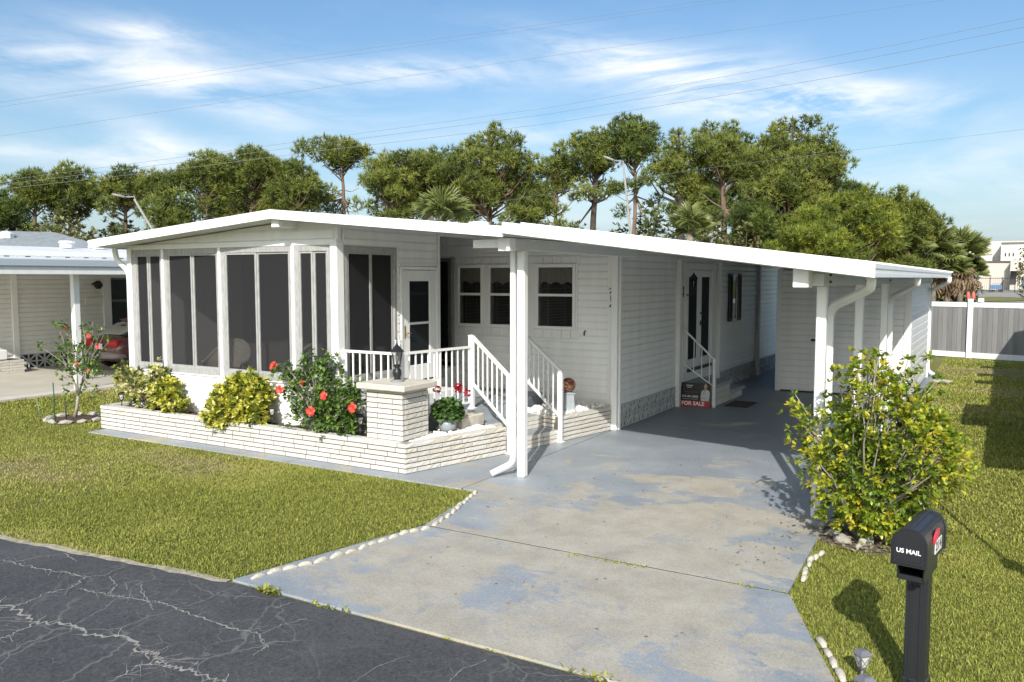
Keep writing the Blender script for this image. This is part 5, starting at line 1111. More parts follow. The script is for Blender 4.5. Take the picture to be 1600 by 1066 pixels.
def grass(x0, x1, y0, y1, n, hmin, hmax, wid):
    x = RG.uniform(x0, x1, n); y = RG.uniform(y0, y1, n); keep = is_lawn(x, y); x = x[keep]; y = y[keep]
    p = patchy(x, y); dry = np.clip((p + .02) * 1.15 + RG.normal(0, .16, len(x)), 0, .85); keep = RG.uniform(0, 1, len(x)) > dry * .38; x, y, dry, p = x[keep], y[keep], dry[keep], p[keep]; n = len(x)
    h = RG.uniform(hmin, hmax, n) * (1 - .45 * dry); a = RG.uniform(0, 6.28, n); lean = RG.uniform(.25, 1.2, n)
    B = np.stack([x, y, np.full(n, -.02)], 1); D = np.stack([np.cos(a) * np.sin(lean), np.sin(a) * np.sin(lean), np.cos(lean)], 1); S = np.stack([-np.sin(a), np.cos(a), np.zeros(n)], 1) * wid * RG.uniform(.6, 1.2, (n, 1))
    V = np.stack([B - S, B + S, B + D * (h * .6)[:, None] + S * .8, B + D * (h * .6)[:, None] - S * .8, B + D * h[:, None] - [0, 0, 1] * (h * .15)[:, None]], 1).reshape(-1, 3)
    b = (np.arange(n) * 5)[:, None, None]; Fc = (b + np.array([[0, 1, 2], [0, 2, 3], [3, 2, 4]])[None]).reshape(-1, 3)
    t = np.clip(RG.normal(.42, .18, n) + dry * .42 + np.clip(p, -.5, .5) * .32, 0, 1); return V, Fc, np.repeat(t, 5)
grass_m = mat('grass_blade', (.1, .12, .03), .7, spec=.12, tint=[(0, (.135, .155, .033)), (.35, (.30, .325, .068)), (.6, (.44, .43, .11)), (.8, (.38, .325, .15)), (1, (.42, .35, .20))], transl=.25)
GR = [grass(.7, 4.2, 4.5, 9, 70000, .022, .046, .0050), grass(-9, -4.85, 4.05, 8.0, 150000, .022, .044, .0036), grass(-16.5, -9, 3.4, 9.5, 130000, .022, .046, .0048), grass(-1.5, .7, 4.5, 9, 120000, .020, .042, .0033), grass(-1.5, 1.7, 9, 16, 52000, .024, .055, .0068), grass(-1.5, 1.7, 16, 30, 36000, .03, .08, .010), grass(-17.4, -12.7, 8.2, 18, 42000, .03, .08, .009), grass(-24, -16, 2.5, 9, 20000, .03, .08, .010)]
for (x0, x1, y0, y1, k) in ((-12, -5, 4.3, 7.9, 210), (-1.3, .6, 4.6, 12, 120)):     # scattered taller weeds and coarse tufts
    cx_ = RG.uniform(x0, x1, k); cy_ = RG.uniform(y0, y1, k); q = np.stack([np.repeat(cx_, 16) + RG.normal(0, .022, k * 16), np.repeat(cy_, 16) + RG.normal(0, .022, k * 16), np.full(k * 16, -.015)], 1); ok = is_lawn(q[:, 0], q[:, 1]); q = q[ok]
    GR.append(leaves(q, RG.normal(0, 1, q.shape) * [1, 1, .3] + [0, 0, .9], RG.uniform(.035, .075, len(q)), .0042, np.clip(RG.normal(.24, .14, len(q)), 0, 1)))
V, Fc, T = cat_mesh(*GR); o = link('lawn_grass', np_mesh('lawn_grass', V, Fc, grass_m, T)); tag(o, 'short patchy green and straw coloured lawn grass round the house', 'grass', None, 'stuff')
# weeds in the joints and along the street edge
W_ = []
for (x, y, k, s_) in [(418, 925, 46, .09), (497, 945, 8, .05), (510, 948, 10, .05), (538, 953, 8, .05), (700, 995, 7, .04), (770, 1015, 6, .04), (890, 1046, 12, .06), (920, 1055, 14, .07), (945, 1058, 10, .06), (885, 868, 20, .03), (900, 868, 22, .035), (925, 873, 18, .03), (945, 876, 24, .035), (965, 880, 26, .035), (990, 884, 26, .04), (860, 863, 6, .03), (850, 859, 5, .025), (1020, 889, 8, .02), (1045, 895, 10, .02), (1070, 899, 8, .025), (1135, 912, 6, .03), (1168, 917, 18, .04), (1205, 922, 12, .035), (1225, 926, 22, .045), (780, 848, 5, .02), (765, 845, 6, .02)]:
    p = gz(x, y); q = np.tile([p.x, p.y, -.015], (k, 1)) + RG.normal(0, 1, (k, 3)) * [.06 if s_ > .06 else .045, .012, 0]; a = RG.uniform(0, 6.28, k); W_.append(leaves(q, np.stack([np.cos(a), np.sin(a) * .8, RG.uniform(.4, 1.5, k)], 1), s_ * (.9 if s_ > .055 or y > 920 else 1.4) * RG.uniform(.6, 1.2, k), s_ * .16, RG.uniform(.05, .6, k)))
V, Fc, T = cat_mesh(*W_); o = link('joint_weeds', np_mesh('joint_weeds', V, Fc, grass_m, T)); tag(o, 'small green weeds growing in the driveway joint and street edge', 'weeds', None, 'stuff')

lv = []
for _ in range(150):
    t = rnd.random(); x = rnd.uniform(-5.0, -1.6) if t < .5 else rnd.gauss(-1.75, .25); y = rnd.uniform(4.8, 12) if t < .5 else rnd.uniform(7, 10)
    if x > -1.5: continue
    lv.append((x, y, .006))
lv = np.array(lv); V, Fc, T = leaves(lv, RG.normal(0, 1, (len(lv), 3)) * [1, 1, .15], RG.uniform(.02, .05, len(lv)), .009, RG.uniform(0, 1, len(lv)))
o = link('fallen_leaves', np_mesh('fallen_leaves', V, Fc, MATS['dry_leaf'], T)); tag(o, 'few dry leaves scattered over the worn driveway', 'leaves', None, 'stuff')
# ------------------------------------------------------------------ background: wicker chairs, neighbours, car, fence
def wicker_chair(label, x, y, rz, z=.53):
    r = thing('wicker_chair', label, 'armchair', (0, 0, 0), 'wicker chairs in the sunroom')
    ring = lambda s, zz, n=13: [Vector((s * .36 * math.cos(a), s * .34 * math.sin(a), zz)) for a in [math.pi * (-.12 + 1.24 * k / (n - 1)) for k in range(n)]]
    top = [v + Vector((0, 0, .34 * max(0, math.sin(math.pi * (-.12 + 1.24 * k / 12))) ** 1.2)) for k, v in enumerate(ring(1.08, .56))]
    MB().loft([ring(.86, .05), ring(1.0, .40), top, [v * .93 + Vector((0, 0, .03)) for v in top], ring(.84, .42)], closed=False, smooth=True, caps=False).build('backrest', wicker, r)
    MB().tube(top, .03, 8).build('arm_roll', wicker, r)
    MB().lathe([(.30, .26), (.33, .30), (.33, .40), (.28, .44), (.10, .45)], (0, -.02, 0), 16).build('seat', mat('cushion', (.30, .27, .22), .9, var=.3, vscale=14) if 'cushion' not in MATS else MATS['cushion'], r)
    for a in (45, 135, 225, 315): MB().tube([(.26 * math.cos(R(a)), .24 * math.sin(R(a)), 0), (.25 * math.cos(R(a)), .23 * math.sin(R(a)), .28)], .024, 6).build('leg', wicker, r)
    r.location = (x, y, z); r.rotation_euler = (0, 0, rz); return r
wicker_chair('rounded wicker armchair seen dimly through the second sunroom window from the left', -11.3, 9.5, R(20)); wicker_chair('wicker armchair facing left, seen dimly through the third sunroom window', -9.95, 9.7, R(-70))
wicker_chair('wicker armchair in the right corner of the sunroom behind the narrow window', -8.7, 9.4, R(-120))
# left neighbour
nh = thing('neighbour_home', 'white neighbouring home at far left with carport, shingled white metal roof and block skirting', 'house', (-23, 14, 0))
NX = -23.0
part('slab', MATS['neighbour_concrete'], nh, (-17.45, -3, -.15, -40, 30, .004))
part('kerb', mat('pale_kerb', (.52, .48, .42), .85, var=.1), nh, (-17.36, -1, -.1, -17.72, 30, .045), c=.01)
nw = part('wall', white, nh, (NX - .1, 8.8, 0, NX - .02, 15.1, 2.9), (NX - .1, 15.95, 0, NX - .02, 26, 2.9), (NX - .1, 15.1, 2.5, NX - .02, 15.95, 2.9)); nwm = mat('neighbour_siding', (.74, .73, .69), .5, var=.04)
siding(nw, 'y', NX - .02, 1, 12.36, 15.0, .42, 2.85, m=nwm, course=.13); siding(nw, 'y', NX - .02, 1, 8.85, 12.22, .42, 2.85, m=nwm, course=.13); siding(nw, 'y', NX - .02, 1, 16.05, 26, .42, 2.85, m=nwm, course=.26)
part('corner_trim', white_metal, nh, (NX - .02, 12.22, 0, NX + .06, 12.36, 2.85)); part('door_frame', white_metal, nh, (NX - .02, 14.86, .3, NX + .05, 15.1, 2.6), (NX - .02, 15.9, .3, NX + .05, 16.05, 2.6))
ndr = part('screen_door', alu_dark, nh, (NX - .05, 15.1, .3, NX, 15.9, .42), (NX - .05, 15.1, 1.78, NX + .01, 15.9, 1.86), (NX - .05, 15.1, 2.45, NX, 15.9, 2.5)); part('pane', glass_dark, ndr, (NX - .03, 15.1, .42, NX - .02, 15.9, 2.45)); MB().lathe([(.04, 0), (.03, .06)], (0, 0, 0), 8).build('handle', black_metal, ndr, loc=(NX + .05, 14.98, 1.9)); MB().lathe([(.05, 0), (.04, .05)], (0, 0, 0), 8).build('lock', black_metal, ndr, loc=(NX + .05, 14.98, 1.45))
b = MB().tube([(NX, 14.55, 2.32), (NX + .15, 14.55, 2.36)], .03, 6); b.lathe([(.05, .14), (.12, .05), (.13, 0), (.06, -.10)], (NX + .2, 14.6, 2.28), 8, False); b.build('wall_lamp', black_metal, nh)
b = MB().tube([(NX + .03, 14.35, 1.93), (NX + .03, 14.58, 2.12), (NX + .03, 14.85, 1.93)], .008, 5); b.cbox(NX, 14.3, 1.72, NX + .03, 14.88, 1.93, .01); b.build('hanging_plaque', nwm, nh)
SB2 = star_block(.44, .41, False); y = 12.6
for k in range(6): o = link('skirt_block', SB2, nh, (NX + .012, y, .01)); o.rotation_euler = (0, 0, R(90)); y += .445
sk = part('skirt_backing', dark_in, nh, (NX - .02, 12.37, 0, NX - .012, 26, .42))
part('hvac_box', white_paint, nh, (NX + .15, 11.15, .36, NX + .6, 11.75, .62), c=.02)
bp2 = part('mortar_bed', mortar, nh, (NX + .05, 9.0, 0, NX + .66, 12.16, .34))
for c in range(5):
    a = 9.0 + (.2 if c % 2 else 0)
    while a < 12.1: brick(nh, (NX + .70, a), (NX + .70, min(12.16, a + .38)), .005 + c * .07, .068 + c * .07, .07, [m_ for m_ in BRR]); a += .39
nr = MB().add([(-17.25, 8.6, 2.93), (-24.5, 8.6, 3.42), (-24.5, 26, 3.42), (-17.25, 26, 2.93), (-17.25, 8.6, 2.85), (-24.5, 8.6, 3.34), (-24.5, 26, 3.34), (-17.25, 26, 2.85), (-31, 8.6, 2.95), (-31, 26, 2.95)], [(0, 3, 2, 1), (4, 5, 6, 7), (0, 1, 5, 4), (2, 3, 7, 6), (3, 0, 4, 7), (1, 2, 9, 8)]).build('roof', roof_white, nh)
tlb = MB().add([(-.5, -.5, 0), (.5, -.5, 0), (.5, .5, 0), (-.5, .5, 0), (-.5, -.5, .6), (.5, -.5, 1), (.5, .5, 1), (-.5, .5, .6), (.5, -.13, 0), (.5, .13, 0), (.5, -.13, .6), (.5, .13, .6)], [(4, 5, 6, 7), (0, 1, 5, 4), (2, 3, 7, 6), (1, 8, 10, 5), (9, 2, 6, 11), (10, 11, 6, 5), (8, 9, 11, 10)])
TL = tlb.mesh('roof_shingle', roof_white); TL.materials.append(dark_in); TL.polygons[6].material_index = 1
for i in range(9):
    for j in range(26):
        x = -17.45 - i * .36; z = 2.93 + (-17.25 - x) * .0676; o = link('roof_shingle', TL, nr, (x, 8.7 + j * .42 + (.21 if i % 2 else 0), z - .003)); o.scale = (.38, .405, .036); o.rotation_euler = (0, .0675, 0)
part('gutter', mat('blue_grey_gutter', (.42, .47, .52), .45), nh, (-17.32, 8.6, 2.74, -17.17, 26, 2.90), c=.015); part('fascia', white_metal, nh, (-17.34, 8.6, 2.58, -17.22, 26, 2.74)); part('ceiling', white, nh, (-23, 8.6, 2.83, -17.34, 26, 2.85))
for y in (10.75, 16.8): part('carport_post', white_metal, nh, (-17.72, y - .07, .04, -17.58, y + .07, 2.60), c=.01)
b = MB().lathe([(.2, 0), (.2, .12), (.25, .14), (.2, .2)], (-23.6, 14.2, 3.38), 10, False); b.build('roof_vent', roof_white, nh); MB().lathe([(.2, 0), (.2, .12), (.25, .14), (.2, .2)], (-23.6, 15.2, 3.38), 10, False).build('roof_vent', roof_white, nh)
nsr = thing('step_railing', 'thin white step railing behind the car at the neighbouring home', 'railing', (-22.4, 14.6, 0)); rpost(nsr, -22.5, 14.2, 0, 1.25, .04, False); rpost(nsr, -22.5, 15.3, 0, .75, .04, False); rail(nsr, (-22.5, 14.2, 1.23), (-22.5, 15.3, .73), .03, .03); rail_pickets(nsr, (-22.5, 14.25), (-22.5, 15.25), (.3, .1), (1.2, .75), 6, w=.016)
# grey roofed house beyond
gh = thing('grey_roofed_house', 'low house with a grey shingle hip roof beyond the white neighbouring home', 'house', (-38, 22, 0))
p0 = far(-60, 40); p1 = far(100, 40); dv = (p1 - p0).normalized(); nv = Vector((-dv.y, dv.x, 0)); zr = far_z(362, 40, 50)
E_ = lambda t, w, z: tuple(p0 + dv * t + nv * w + Vector((0, 0, z)))
L_ = (p1 - p0).length
MB().add([E_(-3, -3.2, 3.4), E_(L_ + 2.6, -3.2, 3.4), E_(L_ + 2.6, 3.2, 3.4), E_(-3, 3.2, 3.4), E_(-.5, 0, zr), E_(L_ - .3, 0, zr)], [(0, 1, 5, 4), (1, 2, 5), (2, 3, 4, 5), (3, 0, 4)]).build('roof', mat('grey_shingle', (.24, .26, .27), .9, var=.15, vscale=5), gh)
MB().add([E_(-2.6, -2.8, 0), E_(L_ + 2.2, -2.8, 0), E_(L_ + 2.2, 2.8, 0), E_(-2.6, 2.8, 0), E_(-2.6, -2.8, 3.45), E_(L_ + 2.2, -2.8, 3.45), E_(L_ + 2.2, 2.8, 3.45), E_(-2.6, 2.8, 3.45)], [(0, 1, 5, 4), (1, 2, 6, 5), (2, 3, 7, 6), (3, 0, 4, 7)]).build('wall', nwm, gh); 
MB().lathe([(.3, 0), (.3, .2), (.1, .3)], E_(1.6, -.9, zr - .35), 8, False).build('roof_vent', roof_white, gh)
# maroon car under the neighbour's carport
car = thing('parked_car', 'maroon car parked under the left neighbouring carport, mostly hidden by the sunroom', 'car', (-20.9, 15.6, 0))
paint = mat('maroon_paint', (.10, .018, .014), .25, coat=.8); tyre = mat('tyre', (.012, .012, .012), .8); cx0 = -20.9; cy0 = 13.35
prof = [(0, .32, .80), (.02, .62, .84), (.10, .88, .84), (.35, .95, .82), (.95, 1.00, .80), (1.15, 1.03, .80)]
def sect(y, zlo, zhi, w, n=12): return [Vector((cx0 + w * math.copysign(abs(math.cos(a)) ** .5, math.cos(a)), cy0 + y, (zlo + zhi) / 2 + (zhi - zlo) / 2 * math.copysign(abs(math.sin(a)) ** .5, math.sin(a)))) for a in [2 * math.pi * k / n + math.pi / n for k in range(n)]]
MB().loft([sect(.0, .36, .62, .62), sect(.05, .28, .86, .80), sect(.25, .24, .94, .86), sect(1.0, .22, .98, .88), sect(2.6, .22, .96, .88), sect(3.6, .22, .90, .88), sect(4.3, .26, .78, .82), sect(4.5, .34, .60, .64)]).build('body', paint, car)
MB().loft([sect(.35, .90, .97, .70), sect(.95, .9, 1.30, .62), sect(1.5, .9, 1.42, .60), sect(2.4, .9, 1.40, .60), sect(3.2, .88, .98, .68)]).build('cabin', glass_dark, car)
MB().loft([sect(1.0, 1.30, 1.345, .58), sect(1.5, 1.38, 1.44, .60), sect(2.35, 1.36, 1.42, .58)]).build('roof_panel', paint, car)
MB().loft([sect(-.06, .34, .50, .76), sect(.06, .32, .54, .83), sect(.3, .34, .5, .86)]).build('bumper', mat('bumper_grey', (.25, .22, .21), .4), car)
for sx_ in (-1, 1):
    MB().cbox(cx0 + sx_ * .56 - .22, cy0 - .02, .66, cx0 + sx_ * .56 + .22, cy0 + .12, .84, .03).build('tail_light', mat('tail_red', (.45, .008, .012), .2) if 'tail_red' not in MATS else MATS['tail_red'], car)
    for yy in (.85, 3.6):
        w = MB(); pts = [(.20, -.10), (.30, -.10), (.33, -.06), (.33, .06), (.30, .10), (.20, .10)]; n = 18
        for (r_, xx) in pts:
            for k in range(n): a = 2 * math.pi * k / n; w.v.append((cx0 + sx_ * .80 + xx, cy0 + yy + r_ * math.cos(a), .33 + r_ * math.sin(a)))
        for i in range(5):
            for k in range(n): w.f.append((i * n + k, i * n + (k + 1) % n, (i + 1) * n + (k + 1) % n, (i + 1) * n + k)); w.sm.append(True)
        wh = w.build('wheel', tyre, car); rm = MB(); rm.add([(cx0 + sx_ * .80 + .085, cy0 + yy + .21 * math.cos(2 * math.pi * k / n), .33 + .21 * math.sin(2 * math.pi * k / n)) for k in range(n)] + [(cx0 + sx_ * .80 + .05, cy0 + yy, .33)], [(k, (k + 1) % n, n) for k in range(n)], True); rm.build('rim', steel, wh)
part('number_plate', MATS['plate_white'], car, (cx0 - .17, cy0 - .035, .60, cx0 + .17, cy0 - .02, .74))
# grey vinyl fence at the back right
plank_g = [mat('fence_grey_%d' % k, c, .7, var=.12, vscale=2, vstretch=(6, 6, .6)) for k, c in enumerate([(.20, .195, .19), (.225, .22, .215), (.18, .175, .172)])]
def fence(label, p, q, group=None):
    p = Vector((*p, 0)); q = Vector((*q, 0)); r = thing('vinyl_fence', label, 'fence', p.lerp(q, .5), 'grey fence panels at the back'); d = (q - p).normalized(); L_ = (q - p).length
    up = Vector((0, 0, 1)); MB().bar(p + up * 1.67, q + up * 1.67, .06, .15).build('rail', white_metal, r); MB().bar(p + up * .10, q + up * .10, .06, .17).build('rail', white_metal, r)
    n = max(1, round(L_ / .145))
    for k in range(n):
        a = p + d * (L_ * k / n + .004); b = p + d * (L_ * (k + 1) / n - .004); MB().bar(a + up * .89, b + up * .89, .022, 1.44).build('plank', plank_g[(k * 7) % 3], r)
    return r
def fpost(x, y, label, h=1.82): r = part('fence_post', white_metal, None, (x - .075, y - .075, 0, x + .075, y + .075, h), c=.01); part('post_cap', white_metal, r, (x - .09, y - .09, h, x + .09, y + .09, h + .03), c=.012); return tag(r, label, 'fence post', 'fence posts')
FM = Vector((-.87, 29.35)); FL = Vector((-2.6, 29.95)); FR = Vector((1.65, 28.62)); dL = (FL - FM).normalized(); dR = (FR - FM).normalized()
fence('grey vinyl fence panel with white rails between the shed and the white post', tuple(FL), tuple(FM + dL * .08)); fence('grey vinyl fence panel right of the white post, running out of the frame', tuple(FM + dR * .08), tuple(FR)); fpost(FM.x, FM.y, 'white square fence post joining the two grey fence panels'); fpost(FL.x - .08, FL.y, 'white fence post hidden behind the shed corner')
b = MB(); 
fo = thing('red_fence_ornament', 'small pinkish red two lobed ornament on top of the white fence post', 'ornament', (FM.x, FM.y, 1.85))
for dx in (-.075, .065): MB().lathe([(.02, -.02), (.055, .02), (.06, .10), (.05, .19), (.015, .24)], (FM.x + dx, FM.y - .0, 1.84), 8).build('lobe', mat('faded_red', (.50, .13, .10), .7) if 'faded_red' not in MATS else MATS['faded_red'], fo)
o = part('fence_box', white_metal, None, (FM.x + .20, FM.y - .14, 1.76, FM.x + .36, FM.y - .04, 1.88), c=.01); tag(o, 'small white box on the fence rail right of the red ornament', 'box')
# right neighbour, outside the picture: its eave and awnings throw the shadow on the right lawn
rh = thing('right_neighbour_home', 'white neighbouring home off the right edge of the picture whose eave shades the lawn', 'house', (4, 17, 0))
part('wall', white, rh, (1.75, 8.9, 0, 8, 26, 2.5)); RF = MB().add([(1.36, 8.55, 2.62), (8.4, 8.55, 3.1), (8.4, 26.2, 3.1), (1.36, 26.2, 2.62), (1.36, 8.55, 2.74), (8.4, 8.55, 3.22), (8.4, 26.2, 3.22), (1.36, 26.2, 2.74)], [(3, 2, 1, 0), (4, 5, 6, 7), (0, 1, 5, 4), (1, 2, 6, 5), (2, 3, 7, 6), (3, 0, 4, 7)]); RF.build('roof', roof_white, rh)
part('awning', white_metal, rh, (.90, 12.1, 2.58, 1.75, 14.7, 2.66)); part('awning', white_metal, rh, (.95, 18.5, 2.60, 1.4, 19.1, 2.68)); part('awning', white_metal, rh, (.98, 20.3, 2.60, 1.4, 20.9, 2.68)); part('awning', white_metal, rh, (1.0, 22.5, 2.6, 1.4, 22.9, 2.68))
pp = thing('garden_hook_post', 'thin dark hook post off the right edge whose shadow crosses the grass', 'post', (.66, 6.95, 0)); MB().tube([(.66, 6.95, 0), (.655, 6.96, 1.2), (.66, 6.95, 2.4), (.70, 6.92, 2.5), (.78, 6.9, 2.46)], .022, 8).build('post', black_metal, pp); MB().lathe([(.02, 0), (.09, .06), (.09, .16), (.02, .22)], (.66, 6.95, 0.78), 8).build('feeder', black_metal, pp)
# ------------------------------------------------------------------ far right: lot, warehouse, fence
lot = MB().add([tuple(far(1490, 96, -.012)), tuple(far(1750, 96, -.012)), tuple(far(1800, 300, -.012)), tuple(far(1490, 300, -.012))], [(0, 1, 2, 3)]).build('parking_lot', MATS['pale_parking'], None, kind='structure')
isl = MB(); c = far(1500, 112); isl.add([(c.x + 7.2 * math.cos(a), c.y + 13 * math.sin(a), .05) for a in [2 * math.pi * k / 24 for k in range(24)]], [tuple(range(24))]); o = isl.build('grass_island', MATS['lawn_ground'], None, kind='structure')
wh = thing('warehouse', 'large cream two level warehouse beyond the parking lot', 'building', far(1570, 215))
wcol = mat('cream_wall', (.52, .48, .42), .8, var=.04, vscale=.1); wcol2 = mat('cream_wall_light', (.62, .59, .53), .8, var=.04, vscale=.1)
def farbox(name, m, parent, x0, x1, d, depth, y0, y1, zb=None):
    a = far(x0, d); b = far(x1, d); u = (b - a).normalized(); n = Vector((-u.y, u.x, 0)); z1 = far_z(y0, d, (x0 + x1) / 2); z0 = far_z(y1, d, (x0 + x1) / 2) if y1 is not None else 0
    B = MB(); P = [a, b, b + n * depth, a + n * depth]; B.prism([(p.x, p.y) for p in P], z0, z1); return B.build(name, m, parent)
farbox('wall', wcol2, wh, 1500, 1562, 222, 40, 378.5, None); farbox('wall', wcol2, wh, 1562.3, 1660, 216, 40, 378, None); farbox('parapet', wcol, wh, 1500, 1660, 215.4, .5, 376.6, 378.6)
farbox('wall', wcol2, wh, 1500, 1549, 212, 8, 397, None); farbox('parapet', wcol, wh, 1500, 1549.5, 211.6, .5, 395.5, 397.4)
farbox('wall', wcol, wh, 1500, 1578, 206, 6, 408.8, None); farbox('wall', wcol, wh, 1578.3, 1660, 203, 9, 407.5, None); farbox('parapet', mat('dark_coping', (.10, .09, .08), .8), wh, 1528, 1578, 205.6, .5, 407.4, 409.2)
wdk = mat('far_window', (.05, .045, .04), .3)
for x in (1569.6, 1575.6, 1581.8): farbox('window', wdk, wh, x - 1.0, x + 1.0, 215.8, .3, 395, 400)
farbox('window', wdk, wh, 1591.5, 1595, 202.7, .3, 409.5, 417.5); farbox('doorway', wdk, wh, 1578.5, 1588, 202.6, .3, 423, 443); farbox('canopy', wcol, wh, 1577.5, 1595, 200, 3, 421.4, 423); farbox('window', wdk, wh, 1530, 1538, 205.7, .3, 426, 428)
bf = thing('iron_fence', 'black metal picket fence along the far side of the parking lot', 'fence', far(1570, 170))
a = far(1528, 165); b = far(1680, 165); u = (b - a).normalized(); L_ = (b - a).length; hF = far_z(432.5, 165, 1570)
for z in (.3, hF - .2): MB().bar(a + Vector((0, 0, z)), b + Vector((0, 0, z)), .08, .10).build('rail', black_metal, bf)
k = 0.0
while k < L_: p = a + u * k; part('post', black_metal, bf, (p.x - .06, p.y - .06, 0, p.x + .06, p.y + .06, hF)); k += 1.85
pk_ = MB(); k = .2
while k < L_: p = a + u * k; pk_.box(p.x - .022, p.y - .022, .2, p.x + .022, p.y + .022, hF - .1); k += .30
pk_.build('pickets', black_metal, bf, kind='stuff')
blue_m = mat('blue_paint', (.10, .18, .34), .5)
for (x0, x1, lb) in [(1548, 1568, 'blue trailer behind the black iron fence'), (1597, 1612, 'pale blue van behind the black iron fence at the right edge')]:
    a = far(x0, 176); b = far(x1, 176); u = (b - a).normalized(); n = Vector((-u.y, u.x, 0)); v = thing('far_vehicle', lb, 'trailer' if x0 < 1590 else 'van', a.lerp(b, .5)); L2 = (b - a).length
    hh_ = .75 if x0 < 1590 else 1.8
    P = [a, b, b + n * 1.8, a + n * 1.8]; MB().prism([(p.x, p.y) for p in P], .45, .45 + hh_).build('body', blue_m, v)
    P = [a + u * .1 * L2, b - u * .35 * L2, b - u * .35 * L2 + n * 1.7, a + u * .1 * L2 + n * 1.7]; MB().prism([(p.x, p.y) for p in P], .45 + hh_, .8 + hh_).build('load', mat('load_grey', (.35, .38, .42), .6) if 'load_grey' not in MATS else MATS['load_grey'], v)
    for t in (.2, .8):
        c = a + u * (L2 * t); w = MB(); w.tube([c - n * .02, c + n * .25], .38, 12); w.build('wheel', tyre, v)
# ------------------------------------------------------------------ pines
bark = mat('pine_bark', (.17, .115, .085), .95, var=.35, vscale=3, bump=.6, bscale=9, vstretch=(1, 1, .4)); bark_d = mat('vine_bark', (.055, .045, .035), .95, var=.4, vscale=4)
def needle_mat(name, t): return mat(name, (.08, .11, .02), .55, tint=t, transl=.3)
pine_a = needle_mat('pine_needles', [(0, (.07, .10, .024)), (.5, (.19, .228, .045)), (.85, (.31, .33, .06)), (1, (.36, .32, .09))])
pine_y = needle_mat('yellow_pine_needles', [(0, (.09, .13, .020)), (.5, (.24, .285, .036)), (1, (.38, .38, .05))])
pine_d = needle_mat('dark_pine_needles', [(0, (.05, .085, .022)), (.6, (.15, .195, .036)), (1, (.24, .27, .05))])
def tufts(C, n, rad, L_, w, seed_t):
    "needle tufts in flattened clumps: thin triangles bursting up and out"
    m = len(C); d = unit(RG.normal(0, 1, (m, n, 3))); rr = RG.uniform(.2, 1, (m, n, 1)) ** .5; P = (C[:, None] + d * rr * np.array(rad)[None, None] * RG.uniform(.7, 1.25, (m, 1, 1))).reshape(-1, 3)
    k = 9; N = len(P); out = unit(d.reshape(-1, 3) * .7 + np.array([0, 0, .55])); D = unit(out[:, None] + RG.normal(0, .62, (N, k, 3))); S = unit(np.cross(D, RG.normal(0, 1, (N, k, 3)))); Lr = L_ * RG.uniform(.6, 1.2, (N, k, 1)); B = P[:, None]
    V = np.stack([np.broadcast_to(B, D.shape) - S * w, np.broadcast_to(B, D.shape) + S * w, B + D * Lr], 2).reshape(-1, 3); Fc = np.arange(len(V)).reshape(-1, 3)
    t = np.repeat(np.clip(RG.normal(.45, .12, (m, n)) + RG.normal(0, .17, (m, 1)), 0, 1).ravel(), k * 3) + np.repeat(RG.normal(0, .08, N * k), 3); return V, Fc, np.clip(t, 0, 1)
TREE_N = 0
